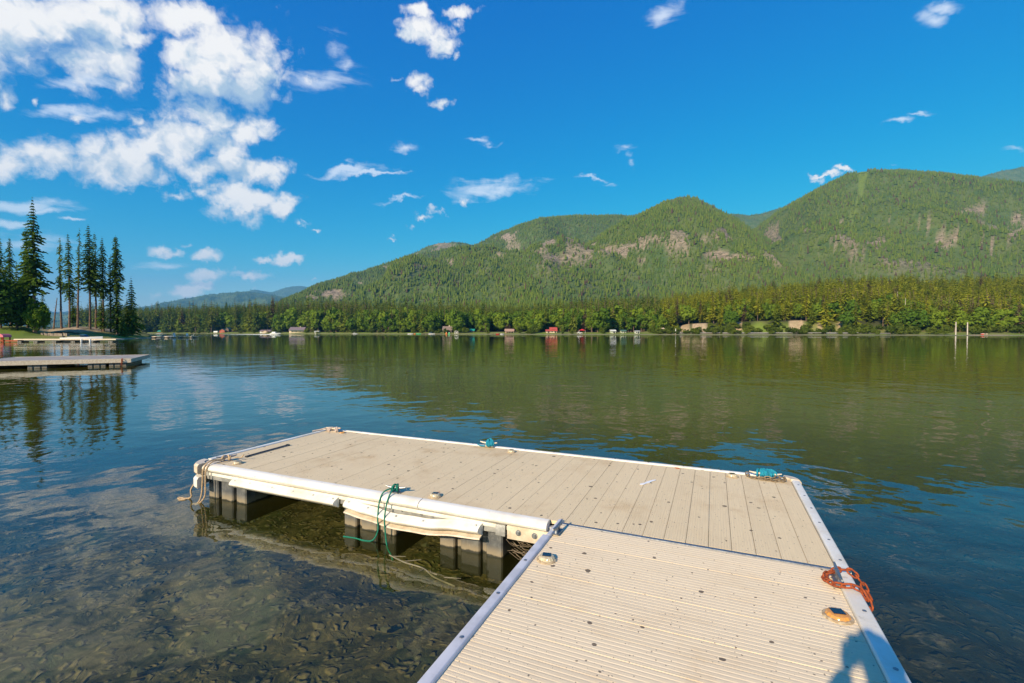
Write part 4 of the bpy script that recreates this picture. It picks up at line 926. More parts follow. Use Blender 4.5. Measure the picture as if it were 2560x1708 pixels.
def rope(name, label, mt, build):
    mb = MB(); build(mb); o = mb.obj(name, M[mt], None, True); o.location = (DX, DY, 0); o.rotation_euler = (0, 0, -YAW); return tag(o, label, 'rope')
def b1(mb):
    knot(mb, (-1.60, .055, TOP), .035, .0075, .030, 6, 3, .048, R(8))
    mb.tube(spline([(-1.62, .02, TOP+.05), (-1.655, -.05, TOP+.03), (-1.665, -.098, .36), (-1.665, -.125, .22), (-1.66, -.13, .10), (-1.70, -.15, .015), (-1.78, -.17, .003), (-1.90, -.16, .0), (-2.02, -.18, .004)]), .007, 7)
    mb.tube(spline([(-1.58, .02, TOP+.05), (-1.575, -.05, TOP+.035), (-1.58, -.10, .36), (-1.585, -.13, .22), (-1.57, -.135, .08), (-1.53, -.16, -.02), (-1.48, -.18, -.06), (-1.44, -.2, -.10)]), .007, 7)
rope('green_rope', 'bright green rope knotted round the front cleat, two ends hanging to the water', 'rope_green', b1)
def b2(mb):
    knot(mb, (-4.10, .16, TOP), .05, .008, .026, 5, 5, .040, R(40))
    for k, (a, e) in enumerate(((-4.13, -.10), (-4.08, -.08))):
        mb.tube(spline([(a+.02, .10, TOP+.03), (a, -.02, TOP+.04), (a, -.097, .37), (a-.005, -.105, .24), (a-.012+.01*k, -.115, .08), (a-.03-.02*k, -.14, .0), (a-.09, -.17, -.02)]), .008, 7)
    mb.tube(spline([(-4.02, .2, TOP+.04), (-3.97, .24, TOP+.03), (-3.93, .25, TOP+.07)]), .006, 6)
rope('tan_rope', 'weathered tan rope tied at the left corner and looped down over the bumper', 'rope_tan', b2)
def b3(mb): mb.tube(spline([(-4.33, -.08, .16), (-4.35, -.10, .10), (-4.34, -.10, .03), (-4.40, -.11, .0), (-4.50, -.14, .005), (-4.46, -.16, .0), (-4.38, -.14, .003), (-4.42, -.19, .0)]), .009, 7)
rope('frayed_rope', 'short frayed tan rope end hanging from the lower corner bumper to the water', 'rope_tan', b3)
def b4(mb):
    knot(mb, (-4.16, 1.90, TOP), .09, .010, .035, 6, 8, .03, R(10)); mb.tube(spline([(-4.4, 1.72, TOP+.02), (-4.34, 1.82, TOP+.03), (-4.26, 1.90, TOP+.05), (-4.16, 1.93, TOP+.05), (-4.02, 1.90, TOP+.06)]), .011, 7)
rope('white_rope', 'dirty white rope bundled over the far left corner of the dock head', 'rope_white', b4)
def b5(mb):
    for s_ in range(3): knot(mb, (-1.545, 1.955, TOP+.01), .035, .0085, .036+.006*s_, 5, 11+s_, .055, R(3+20*s_))
    mb.tube(spline([(-1.60, 1.93, TOP+.02), (-1.68, 1.93, TOP+.022), (-1.72, 1.95, TOP+.03)]), .009, 6)
rope('teal_rope', 'tangled teal rope heaped on the cleat in the middle of the far edge', 'rope_teal', b5)
def b6(mb):
    for s_ in range(4): knot(mb, (1.64+(s_-1.5)*.035, 1.925, TOP), .045, .0095, .034, 5, 21+s_, .055, R(2+15*s_))
rope('blue_rope', 'blue and green rope coiled over the cleat at the far right corner', 'rope_teal', b6)
lk = MB(); lk.tube([(.022*math.cos(a)*1.0+(.010 if math.cos(a) > 0 else -.010), .0155*math.sin(a), 0) for a in [6.2832*i/14 for i in range(14)]], .0055, 7, closed=True)
def chain(name, label, mt, path, scale=1.0, pitch=.044):
    o = thing(name, label, 'chain', (DX, DY, 0), -YAW)
    me = lk.mesh('link', M[mt], True); P = spline(path, 12); acc = 0; k = 0; last = P[0]; pts = [P[0]]
    for p in P[1:]:
        if (p-pts[-1]).length >= pitch*scale: pts.append(p)
    for i in range(len(pts)-1):
        d = (pts[i+1]-pts[i]); q = d.to_track_quat('X', 'Z'); e = (q.to_matrix().to_4x4() @ Matrix.Rotation(R(90*(i % 2)+20), 4, 'X')).to_euler()
        link('link', me, o, (pts[i]+pts[i+1])/2, e, scale)
chain('rusty_chain', 'orange rusty chain wrapped round the right rail cleat of the walkway', 'rust', [(2.02, -.12, .30), (1.97, -.12, .40), (1.92, -.10, TOP+.045), (1.87, -.11, TOP+.05), (1.80, -.15, TOP+.035), (1.765, -.21, TOP+.03), (1.78, -.27, TOP+.03), (1.83, -.31, TOP+.04), (1.885, -.31, TOP+.05), (1.935, -.32, TOP+.03), (1.955, -.36, .36), (1.96, -.40, .28), (1.955, -.43, .20)], 1.0)
chain('dull_chain', 'dull brass-coloured chain looped under the blue rope at the far right corner', 'brass', [(1.47, 1.93, TOP+.04), (1.48, 1.87, TOP+.015), (1.56, 1.84, TOP+.012), (1.64, 1.83, TOP+.012), (1.72, 1.83, TOP+.012), (1.80, 1.85, TOP+.012), (1.81, 1.91, TOP+.03), (1.76, 1.90, TOP+.03), (1.66, 1.86, TOP+.022), (1.55, 1.87, TOP+.022)], .95)
# bar lying on the deck, film scrap, leaf, twig
o = thing('metal_bar', 'long dark metal bar lying on the left end of the dock head', 'metal bar', dockpt(-4.04, .67, TOP+.001), -YAW+R(1.5))
mb = MB(); mb.extrude(rounded(-.018, .004, .0, .016, .004), -.29, .29, 'y'); mb.obj('bar', M['darksteel'], o, True)
mb = MB(); mb.extrude(rounded(.006, .020, .0, .007, .002), -.27, .29, 'y'); mb.obj('flange', M['steel'], o, True)
mb = MB(); mb.box(-.024, .022, .29, .315, 0, .020); mb.box(-.022, .018, -.315, -.29, 0, .014); mb.obj('end_block', M['darksteel'], o)
def flat_shape(name, label, cat, pts, mt, u, v, rot, th=.003):
    mb = MB(); n = len(pts); r = random.Random(len(label))
    vs = [(x, y, 0) for x, y in pts]+[(x, y, th+r.uniform(0, th)) for x, y in pts]
    mb.add(vs, [tuple(range(n, 2*n)), tuple(range(n))[::-1]]+[(i, (i+1) % n, n+(i+1) % n, n+i) for i in range(n)])
    o = mb.obj(name, M[mt], None); o.location = dockpt(u, v, TOP+.0025); o.rotation_euler = (0, 0, rot-YAW); return tag(o, label, cat)
flat_shape('plastic_scrap', 'crumpled scrap of white film stuck to the dock head planks', 'scrap', [(-.13, -.012), (-.09, -.026), (-.04, -.016), (.0, -.022), (.05, -.004), (.12, .002), (.135, .018), (.08, .026), (.04, .018), (-.01, .014), (-.05, .004), (-.10, .012)], 'scrap', .545, 1.29, R(56))
flat_shape('dry_leaf', 'small reddish dry leaf by the far edge of the dock head', 'leaf', [(-.03, 0), (-.012, -.012), (.01, -.010), (.03, .0), (.008, .012), (-.014, .009)], 'leaf', .78, 1.92, R(-20), .004)
flat_shape('leaf_crumb', 'tiny orange leaf crumb left of the front solar light', 'leaf', [(-.03, 0), (0, -.006), (.03, .004), (0, .006)], 'leaf', -1.24, .20, R(30), .003)
# tangle of dead stems and the sunken stick by the hinge
r = random.Random(12); mb = MB()
for k in range(34):
    p = Vector((-.36+r.uniform(-.1, .06), .06+r.uniform(-.05, .1), .10+r.uniform(-.08, .10))); a = r.uniform(-.6, 1.0); pts = [p]
    for i in range(3): p = p+Vector((math.cos(a)*.05, r.uniform(-.02, .02)-.02, math.sin(a+r.uniform(-.8, .8)*2)*.018)); pts.append(p)
    mb.tube(pts, .0012, 3)
o = kind(mb.obj('dead_stems', M['twig']), 'stuff'); o.location = (DX, DY, 0); o.rotation_euler = (0, 0, -YAW)
mb = MB(); mb.tube(spline([(-1.40, -.30, .0), (-1.2, -.36, .004), (-1.0, -.38, .002), (-.86, -.44, -.01), (-.66, -.46, -.03)]), [.006]*33, 6)
for k in range(9): t = k/9; mb.tube([(-1.35+.65*t, -.31-.14*t, .002), (-1.35+.65*t+r.uniform(-.1, .14), -.31-.14*t+r.uniform(-.08, .08), .002)], [.005, .002], 5)
M['stick'] = mat('wet_stick', (0.24, 0.21, 0.13), 0.6, var=.4, vscale=20)
o = mb.obj('floating_stick', M['stick'], None, True); o.location = (DX, DY, 0); o.rotation_euler = (0, 0, -YAW); tag(o, 'pale broken stick floating in the shade before the middle float', 'stick')

# ------------------------------------------------------------------ photographer standing on the walkway (casts the shadow at the lower right)
M['jacket'] = mat('blue_cotton', (0.06, 0.09, 0.16), 0.85); M['skin'] = mat('skin', (0.55, 0.33, 0.24), 0.55); M['denim'] = mat('denim', (0.05, 0.07, 0.12), 0.9); M['black'] = mat('black_plastic', (0.02, 0.02, 0.02), 0.4)
person = thing('person', 'photographer in a blue top holding a camera up to their face on the walkway', 'person', (-.06, -.27, TOP+.003), 0)
def skin(name, joints, edges, mt, parent, sub=2, root=0):
    me = bpy.data.meshes.new(name); me.from_pydata([j[:3] for j in joints], edges, []); me.materials.append(mt); o = link(name, me, parent)
    sk = o.modifiers.new('skin', 'SKIN'); me.skin_vertices if me.skin_vertices else None
    for i, j in enumerate(joints): me.skin_vertices[0].data[i].radius = (j[3], j[4] if len(j) > 4 else j[3])
    me.skin_vertices[0].data[root].use_root = True
    ss_ = o.modifiers.new('smooth', 'SUBSURF'); ss_.levels = sub; ss_.render_levels = sub; return o
J = [(0, 0, .93, .18, .13), (0, 0, 1.10, .17, .12), (0, 0, 1.28, .20, .13), (0, .02, 1.40, .09, .08), (0, .05, 1.46, .07, .07), (0, .07, 1.53, .10, .12), (0, .07, 1.61, .09, .11),
     (-.20, 0, 1.33, .09), (-.30, .06, 1.15, .065), (-.09, .15, 1.43, .035), (.20, 0, 1.33, .09), (.30, .06, 1.15, .065), (.09, .15, 1.43, .035),
     (-.10, 0, .86, .10), (-.13, .02, .48, .065), (-.14, -.02, .09, .04), (-.15, .10, .03, .035), (.10, 0, .86, .10), (.13, .02, .48, .065), (.14, -.02, .09, .04), (.15, .10, .03, .035)]
me_edges = [(0, 1), (1, 2), (2, 3), (3, 4), (4, 5), (5, 6), (2, 7), (7, 8), (8, 9), (2, 10), (10, 11), (11, 12), (0, 13), (13, 14), (14, 15), (15, 16), (0, 17), (17, 18), (18, 19), (19, 20)]
try:
    import bmesh
    def skin(name, joints, edges, mt, parent, sub=2, root=0):
        bm = bmesh.new(); lay = bm.verts.layers.skin.verify(); vs = []
        for i, j in enumerate(joints):
            v = bm.verts.new(j[:3]); v[lay].radius = (j[3], j[4] if len(j) > 4 else j[3]); v[lay].use_root = (i == root); vs.append(v)
        for a, b in edges: bm.edges.new((vs[a], vs[b]))
        me = bpy.data.meshes.new(name); bm.to_mesh(me); bm.free(); me.materials.append(mt); o = link(name, me, parent)
        o.modifiers.new('skin', 'SKIN'); s_ = o.modifiers.new('smooth', 'SUBSURF'); s_.levels = sub; s_.render_levels = sub; return o
finally: pass
skin('body', J, me_edges, M['jacket'], person)
for s_ in (-1, 1):
    j = [(s_*.11, .12, 1.43, .026), (s_*.10, .15, 1.465, .03, .02)]; e = [(0, 1)]
    for k in range(4): b = len(j); j += [(s_*.088, .17, 1.505-.02*k, .010), (s_*.078, .205, 1.51-.02*k, .009), (s_*.055, .222, 1.51-.02*k, .008)]; e += [(1, b), (b, b+1), (b+1, b+2)]
    b = len(j); j += [(s_*.085, .13, 1.47, .011), (s_*.06, .11, 1.47, .010)]; e += [(1, b), (b, b+1)]
    skin('hand', j, e, M['skin'], person, 1)
mb = MB(); mb.box(-.08, .08, -.105, -.05, 1.45, 1.545); mb.box(-.03, .03, -.105, -.055, 1.545, 1.575); mb.tube([(0, -.05, 1.49), (0, -.03, 1.49)], .036, 16)
pc = mb.obj('handheld_camera', M['black'], None); pc.location = (-.03, 0, TOP+.003); tag(pc, 'black camera held up in the photographer\'s hands', 'camera')

# ------------------------------------------------------------------ second and third docks, boats
def simple_dock(name, label, A, e1, L, Wd, top, segs, floats, deckm='head_deck', extra=None):
    e1 = Vector(e1).normalized(); ang = math.atan2(e1.y, e1.x); o = thing(name, label, 'dock', (A[0], A[1], 0), ang)
    n = int(L/.6); pm_ = MB(); pm_.box(0, L/n-.03, 0, Wd, top-.04, top); pme = pm_.mesh('deck_panel', M['grey_deck'])
    for i in range(n): link('deck_panel', pme, o, (i*L/n, 0, 0))
    mb = MB(); mb.box(-.03, L+.03, -.10, -.02, top-.20, top+.03); mb.box(-.03, L+.03, Wd+.02, Wd+.08, top-.2, top+.02); mb.box(-.08, -.031, -.1, Wd+.08, top-.2, top+.02); mb.box(L+.031, L+.08, -.1, Wd+.08, top-.2, top+.02); mb.obj('edge_rail', M[segs], o)
    for x in floats: link('float', float_mesh(Wd*.8, .75), o, (x, -.02, 0), None, (1, 1, 1))
    mb = MB(); mb.box(.05, L-.05, .6, Wd-.2, top-.25, top-.06); mb.obj('under_frame', M['shade_black'], o)
    return o
M['grey_deck'] = mat('grey_beige_dock_boards', (0.40, 0.36, 0.32), 0.8, var=0.3, vscale=1.5)
E1 = Vector((.87, .49, 0)); E2 = Vector((-.49, .87, 0)); A0 = Vector((-21.7, 26.5, 0))
P_ = A0-E1*6.4; simple_dock('side_dock', 'grey head of the neighbouring dock at the left, rusty chain on its corner', (P_.x, P_.y), E1, 6.4, 5.6, .40, 'vinyl_old', [.1, 2.2, 4.6, 5.5])
P2 = P_-E1*9.1; simple_dock('side_dock', 'grey walkway section of the neighbouring dock running off the left edge', (P2.x, P2.y), E1, 9.0, 2.2, .40, 'vinyl', [3.6, 6.0])
chain('corner_chain', 'rusty chain hanging at the corner of the neighbouring dock', 'rust', [Rz.inverted() @ (Vector((-21.9, 26.25, .42))-Vector((DX, DY, 0))), Rz.inverted() @ (Vector((-21.88, 26.2, .2))-Vector((DX, DY, 0))), Rz.inverted() @ (Vector((-21.85, 26.2, -.05))-Vector((DX, DY, 0)))], 2.6)
simple_dock('boat_dock', 'long low floating dock in front of the left lawn with a boat behind it', (at(36, 90), 90), (1, .03), 19.0, 1.9, .62, 'vinyl_old', [.5, 3.5, 7, 10.5, 14, 17.6])
def hull_mesh(L, B, H, m=('boat_white', 'boat_stripe'), n=12):
    mb = MB(); k = 7; vs = []
    for i in range(n+1):
        t = i/n; w = B/2*(1-max(0, (t-.45)/.55)**2.2)*(.86+.14*min(1, t*4)); x = t*L; keel = -.25*H+.55*H*max(0, (t-.6)/.4)**2; sh = H*(.85+.25*t*t)
        w = max(w, .02)
        for a, z in ((0, keel), (w*.7, keel+.18*H), (w*.93, keel*.3+sh*.45), (w, sh), (-w, sh), (-w*.93, keel*.3+sh*.45), (-w*.7, keel+.18*H)): vs.append((x, a, z))
    mb.add(vs, [(i*k+j, i*k+(j+1) % k, (i+1)*k+(j+1) % k, (i+1)*k+j) for i in range(n) for j in range(k)]+[tuple(range(k))[::-1], tuple(range(n*k, (n+1)*k))])
    return mb.mesh('hull', M[m[0]], True)
M['boat_white'] = mat('white_gelcoat', (0.80, 0.80, 0.80), 0.25); M['boat_stripe'] = mat('dark_blue_gelcoat', (0.03, 0.05, 0.12), 0.3); M['glass'] = mat('tinted_glass', (0.03, 0.05, 0.06), 0.05)
M['seat'] = mat('seat_vinyl', (0.30, 0.28, 0.30), 0.6); M['red'] = mat('red_paint', (0.65, 0.035, 0.02), 0.4); M['green_p'] = mat('green_plastic', (0.10, 0.55, 0.25), 0.4); M['orange'] = mat('orange_plastic', (0.8, 0.22, 0.03), 0.5); M['bluep'] = mat('blue_tarp', (0.02, 0.22, 0.50), 0.6)
def boat(name, label, x, y, L, B, H, rot, hull='boat_white', wind=True, canopy=None, group=None, cat='boat'):
    o = thing(name, label, cat, (x, y, .05), rot, group); h = link('hull', hull_mesh(L, B, H, (hull, 'boat_stripe')), o)
    mb = MB(); mb.box(.15*L, .55*L, -B*.3, B*.3, H*.86, H*1.0); mb.obj('cockpit', M['seat'], o)
    if wind:
        mb = MB(); mb.add([(.52*L, -B*.36, H*.95), (.52*L, B*.36, H*.95), (.62*L, B*.22, H*.97), (.62*L, -B*.22, H*.97), (.47*L, -B*.33, H*1.55), (.47*L, B*.33, H*1.55), (.54*L, B*.2, H*1.5), (.54*L, -B*.2, H*1.5)], [(0, 4, 7, 3), (3, 7, 6, 2), (2, 6, 5, 1), (4, 5, 6, 7), (0, 1, 5, 4)]); mb.obj('windshield', M['glass'], o)
    mb = MB(); mb.box(-.32, -.02, -.2, .2, -.1, H*1.15); mb.obj('outboard_motor', M['black'], o)
    if canopy:
        c = MB(); c.extrude([(-B*.45, H*2.5), (-B*.3, H*2.7), (B*.3, H*2.7), (B*.45, H*2.5), (B*.3, H*2.6), (-B*.3, H*2.6)], .15*L, .55*L, 'x'); c.obj('canopy', M[canopy], o)
        c = MB(); [c.tube([(a*L, b*B, H*.9), (a*L, b*B, H*2.55)], .03, 5) for a in (.17, .53) for b in (-.42, .42)]; c.obj('canopy_frame', M['steel'], o)
    return o
boat('speedboat', 'long white speedboat moored behind the low dock by the left lawn', at(160, 93.5), 93.5, 7.6, 2.2, .95, R(1))
for k, px in enumerate((203, 225)):
    o = thing('mooring_post', ('left' if k == 0 else 'right')+' one of two short white fenders hanging on the low boat dock', 'fender', (at(px, 89.6), 89.6, 0)); mb = MB(); mb.lathe([(.10, -.05), (.15, .05), (.15, .50), (.08, .58)], 10); mb.obj('body', M['boat_white'], o, True); mb = MB(); mb.tube([(0, 0, .56), (0, .35, .64)], .03, 5); mb.obj('strap', M['rope_tan'], o)
o = thing('covered_lift', 'pink covered float on orange-brown posts at the far left waterline', 'float', (at(6, 91), 91, 0)); mb = MB()
mb.extrude([(-1.0, .95), (-.9, 1.35), (-.4, 1.62), (.4, 1.62), (.9, 1.35), (1.0, .95)], -.8, .8, 'y'); M['pink'] = mat('faded_pink_cover', (0.62, 0.16, 0.20), 0.7); mb.obj('cover', M['pink'], o)
mb = MB(); [mb.tube([(a, b, -.3), (a, b, 1.0)], .12, 6) for a in (-.8, .8) for b in (-.6, .6)]; mb.box(-1.6, 3.6, -.5, .5, .12, .40); mb.obj('stand', M['rust'], o)
# third dock
d3 = simple_dock('swim_dock', 'long thin dock off the tip of the left point with chairs at its right end', (at(374, 160), 160), (1, 0), 15.4, 1.8, .45, 'vinyl_old', [.5, 5, 9.6, 14])
M['whitep'] = mat('white_plastic', (0.8, 0.78, 0.74), 0.5)
def chair(px, Y, z, rot, lab):
    o = thing('deck_chair', lab, 'chair', (at(px, Y), Y, z), rot, 'chairs on the thin dock'); mb = MB(); mb.box(-.3, .3, -.3, .3, .38, .44); mb.obj('seat', M['whitep'], o)
    mb = MB(); mb.add([(-.3, .28, .44), (.3, .28, .44), (.3, .5, 1.15), (-.3, .5, 1.15), (-.3, .34, .44), (.3, .34, .44), (.3, .56, 1.15), (-.3, .56, 1.15)], [(0, 1, 2, 3), (7, 6, 5, 4), (0, 4, 5, 1), (3, 2, 6, 7), (0, 3, 7, 4), (1, 5, 6, 2)]); mb.obj('backrest', M['whitep'], o)
    for a in (-.26, .26):
        for b in (-.26, .26): mb = MB(); mb.tube([(a, b, 0), (a, b, .38)], .03, 5); mb.obj('leg', M['whitep'], o)
chair(468, 160.8, .45, R(40), 'left white chair at the end of the thin dock'); chair(481, 160.9, .45, R(-60), 'right white chair at the end of the thin dock')
o = thing('dock_post', 'white post standing in the middle of the thin dock', 'post', (at(435, 161), 161, .44)); mb = MB(); mb.box(-.45, .45, -.25, .25, 0, .25); mb.obj('foot', M['whitep'], o); mb = MB(); mb.box(-.28, .28, -.18, .18, .25, 1.3); mb.obj('body', M['whitep'], o)
boat('pontoon_boat', 'small white canopied boat lying behind the thin dock', at(388, 170), 170, 6, 2.2, .5, R(0), canopy='whitep')
o = thing('shoreline_shrub', 'small lone bush standing on the far shore behind the thin dock chairs', 'shrub', land_pt(478, 6), 0, None, (4, 4, 5.5)); link('crown', SHR[0], o); link('stem', STR, o)
# moving cruiser and its wake
bY = 400
boat('cabin_cruiser', 'white cruiser under way near the far shore, trailing a wake', at(676, bY), bY, 8.5, 2.8, 1.3, 0, canopy=None)
mb = MB(); mb.box(at(676, bY)+1.6, at(676, bY)+4.6, bY-.95, bY+.95, 1.2, 2.35); cb = mb.obj('cabin', M['boat_white'], None); cb.parent = bpy.data.objects['cabin_cruiser']; cb.location = (-at(676, bY), -bY, -.05)
M['foam'] = mat('wake_foam', (0.85, 0.87, 0.88), 0.7)
mb = MB(); r = random.Random(8)
for k in range(420):
    t = r.random()**.7; x = at(676, bY)-t*42+r.uniform(0, 3); y = bY+r.uniform(-1, 1)*(1+t*4); L = r.uniform(.4, 1.6); mb.add([(x, y-.12, .01), (x+L, y-.1, .01), (x+L, y+.1, .01+.22*(1-t)), (x, y+.12, .01+.25*(1-t))], [(0, 1, 2, 3)])
kind(mb.obj('boat_wake', M['foam']), 'stuff')
for nm, lab, px, L, hl, cn in (('rowing_boat', 'white boat on the shore left of the red kayak', 1019, 5.5, 'boat_white', None), ('kayak', 'small orange-red kayak between the white boat and the green one', 1034.5, 2.6, 'orange', None), ('canoe', 'bright green canoe drawn up on the middle shore', 1040, 5.2, 'green_p', None),
    ('motorboat', 'white motorboat with a blue top moored at the jetty in front of the brown house', 1071, 6.5, 'boat_white', 'bluep'), ('motorboat', 'small white motorboat with a raised top on the shore before the poplars', 882, 5.0, 'boat_white', 'whitep'), ('rowing_boat', 'red boat at the small jetty before the low orange-roofed house', 1240, 3.2, 'red', None), ('jet_ski', 'white and teal jet ski right of the red boat', 1250, 3.4, 'boat_white', None)):
    Y = float(shoreD(px))-5; boat(nm, lab, at(px, Y), Y, L, 1.5, .7, R(3), hl, nm in ('motorboat',), cn, cat=nm.replace('_', ' '))
for lab, px0, px1 in (('small wooden jetty beside the moored boats in front of the brown house', 1062, 1104), ('short jetty by the red boat', 1222, 1256), ('short jetty before the poplars', 878, 898)):
    Y = float(shoreD(px0))-2.5; o = thing('jetty', lab, 'jetty', (at(px0, Y), Y, 0)); L = at(px1, Y)-at(px0, Y)
    mb = MB(); mb.box(0, L, -1, 1, .45, .6); mb.obj('deck', M['pale_rock'], o)
    for k in range(4): mb = MB(); mb.tube([(L*k/3, -1.1, -.8), (L*k/3, -1.1, 1.3)], .12, 6); mb.obj('post', M['bark'], o)
for lab, px, mt in (('orange beach buoy barrel on the brown house\'s waterfront', 1116, 'orange'), ('green beach buoy barrel right of the orange one', 1123, 'green_p')):
    o = link('barrel', None, None, land_pt(px, 3)); tag(o, lab, 'barrel'); mb = MB(); mb.lathe([(.6, 0), (.75, .5), (.75, 1.3), (.55, 1.7)], 10); mb.obj('body', M[mt], o, True); mb = MB(); mb.lathe([(.2, 1.7), (.3, 1.9), (.1, 2.1)], 8); mb.obj('cap', M['boat_white'], o)

# ------------------------------------------------------------------ lakeside houses
for k, v in dict(w_red=(.42, .09, .05), w_cream=(.62, .50, .36), w_brown=(.13, .085, .065), w_log=(.26, .11, .06), w_white=(.70, .70, .64), w_pale=(.50, .55, .42), r_mauve=(.20, .15, .17), r_green=(.02, .30, .22), r_dkgreen=(.08, .17, .12), r_brown=(.24, .17, .13), r_tan=(.50, .30, .20), r_red=(.46, .075, .055), trim=(.72, .60, .46), dark=(.02, .02, .022)).items():
    M[k] = mat('house_'+k, v, .7, var=.15, vscale=.8)
def house(name, label, px0, px1, s, eave, ridge, wall, roof, depth=8, win=3, dormers=0, chimney=False, porch=None, gable=False, cat='house', hip=0):
    Y = float(shoreD((px0+px1)/2))+s; c = land_pt((px0+px1)/2, s); L = at(px1, Y)-at(px0, Y); o = thing(name, label, cat, (c.x, Y, c.z-.1))
    x0, x1 = -L/2, L/2; mb = MB(); mb.box(x0+.3, x1-.3, 0, depth, -.8, eave)
    if not gable: mb.add([(x0+.3, .0, eave), (x0+.3, depth, eave), (x0+.3, depth/2, ridge-.15), (x1-.3, 0, eave), (x1-.3, depth, eave), (x1-.3, depth/2, ridge-.15)], [(0, 1, 2), (5, 4, 3)])
    else: mb.add([(x0+.3, .0, eave), (x1-.3, 0, eave), (0, 0, ridge-.2)], [(0, 1, 2)])
    mb.obj('wall', M[wall], o)
    mb = MB(); t = .18; ov = .7; dz = (ridge-eave)
    if not gable:
        k_ = dz/(depth/2); a = [(-ov, eave-ov*k_), (depth/2, ridge), (depth+ov, eave-ov*k_), (depth+ov, eave-ov*k_+t), (depth/2, ridge+t), (-ov, eave-ov*k_+t)]
        vs = [(x0-.3+(hip if p[1] > ridge-.01 else 0), *p) for p in a]+[(x1+.3-(hip if p[1] > ridge-.01 else 0), *p) for p in a]
    else:
        k_ = dz/(L/2); a = [(x0-ov, eave-ov*k_), (0, ridge), (x1+ov, eave-ov*k_), (x1+ov, eave-ov*k_+t), (0, ridge+t), (x0-ov, eave-ov*k_+t)]
        vs = [(p[0], -ov, p[1]) for p in a]+[(p[0], depth+.3, p[1]) for p in a]
    mb.add(vs, [(i, (i+1) % 6, 6+(i+1) % 6, 6+i) for i in range(6)]+[(0, 5, 4, 1), (1, 4, 3, 2), (6, 7, 10, 11), (7, 8, 9, 10)]); rf = mb.obj('roof', M[roof], o)
    if chimney: mb = MB(); mb.box(L*.12, L*.12+.8, depth/2-.4, depth/2+.4, ridge-.5, ridge+1.2); mb.obj('chimney', M['trim'], rf)
    for i in range(dormers):
        cx_ = x0+L*(i+1)/(dormers+1); mb = MB(); mb.box(cx_-.6, cx_+.6, .9, depth/2, eave, eave+1.1); d_ = mb.obj('dormer', M[wall], rf)
        mb = MB(); mb.add([(cx_-.8, .5, eave+1.0), (cx_+.8, .5, eave+1.0), (cx_, .5, eave+1.6), (cx_-.8, depth/2, eave+1.0), (cx_+.8, depth/2, eave+1.0), (cx_, depth/2, eave+1.6)], [(0, 1, 2), (0, 2, 5, 3), (1, 4, 5, 2)]); mb.obj('dormer_roof', M[roof], rf)
    if not gable or eave > 2.8:
        h0 = eave*.3; wh = min(1.1, eave*.5)
        for i in range(win):
            cx_ = x0+L*(i+.7)/(win+.4); mb = MB(); mb.box(cx_-.7, cx_+.7, -.06, .02, h0, h0+wh); w_ = mb.obj('window', M['trim'], o)
            mb = MB(); mb.box(cx_-.58, cx_+.58, -.09, -.063, h0+.1, h0+wh-.1); mb.obj('pane', M['glass'], w_)
    mb = MB(); mb.box(x1-1.9, x1-.9, -.07, .02, 0, min(2.0, eave-.15)); dr = mb.obj('door', M['dark'], o)
    if porch:
        mb = MB(); mb.add([(x0+L*.1, -2.6, eave-.75), (x1-L*.05, -2.6, eave-.75), (x1-L*.05, -.75, eave-.3), (x0+L*.1, -.75, eave-.3), (x0+L*.1, -2.6, eave-.63), (x1-L*.05, -2.6, eave-.63), (x1-L*.05, -.75, eave-.18), (x0+L*.1, -.75, eave-.18)], [(0, 1, 2, 3), (7, 6, 5, 4), (0, 4, 5, 1), (0, 3, 7, 4), (1, 5, 6, 2)]); mb.obj('porch_roof', M[porch], o)
        for i in range(4): mb = MB(); q = x0+L*(.12+.27*i); mb.box(q-.1, q+.1, -2.5, -2.35, -.3, eave-.72); mb.obj('porch_post', M['trim'], o)
    return o
house('cabin', 'small red cabin with a pale green roof on the left far shore', 548, 562, 22, 3.4, 6.0, 'w_red', 'r_dkgreen', 7, 1, gable=True)
house('cabin', 'dark cabin with a curved-looking green roof just behind the red cabin', 562, 572, 34, 5.0, 7.4, 'w_brown', 'r_dkgreen', 7, 0, gable=True)
house('house', 'low white bungalow with a peach gable between two round bushes', 649, 676, 22, 2.5, 4.2, 'w_white', 'r_mauve', 8, 3)
house('garage', 'peach gabled front porch of the low bungalow between the round bushes', 655, 668, 15, 2.2, 3.9, 'w_cream', 'r_tan', 6, 0, gable=True)
house('house', 'large cream house with a wide mauve-grey roof and green porch awning', 722, 760, 24, 3.6, 7.4, 'w_cream', 'r_mauve', 11, 3, porch='r_dkgreen', chimney=True)
house('house', 'dark brown chalet with a weathered brown roof and stone chimney', 1106, 1130, 24, 3.3, 6.8, 'w_brown', 'r_brown', 9, 3, chimney=True, porch='r_brown')
house('cabin', 'log cabin with a bright teal-green roof right of the willow', 1168, 1186, 36, 1.7, 3.4, 'w_log', 'r_green', 7, 3)
house('house', 'long low house with a tan-orange roof on the middle shore', 1262, 1285, 24, 2.2, 3.7, 'w_log', 'r_tan', 8, 4, porch='r_tan')
house('shed', 'small pale-roofed lookout shed above the long low house', 1294, 1300, 40, 4.0, 5.4, 'w_brown', 'r_tan', 4, 0)
house('house', 'cream house with a bright red roof and two dormers', 1375, 1393, 24, 2.2, 4.9, 'w_cream', 'r_red', 8, 2, dormers=2)
house('annex', 'low red-roofed wing on the left of the dormered house', 1365, 1376, 23, 1.9, 3.1, 'w_cream', 'r_red', 7, 1)
house('cottage', 'pale green cottage half behind a big tree on the middle right shore', 1527, 1540, 20, 2.1, 3.0, 'w_pale', 'w_white', 6, 1)
house('cottage', 'grey-green cottage right of the pale one under the dark tree', 1553, 1566, 22, 1.9, 2.8, 'w_pale', 'r_dkgreen', 6, 2)
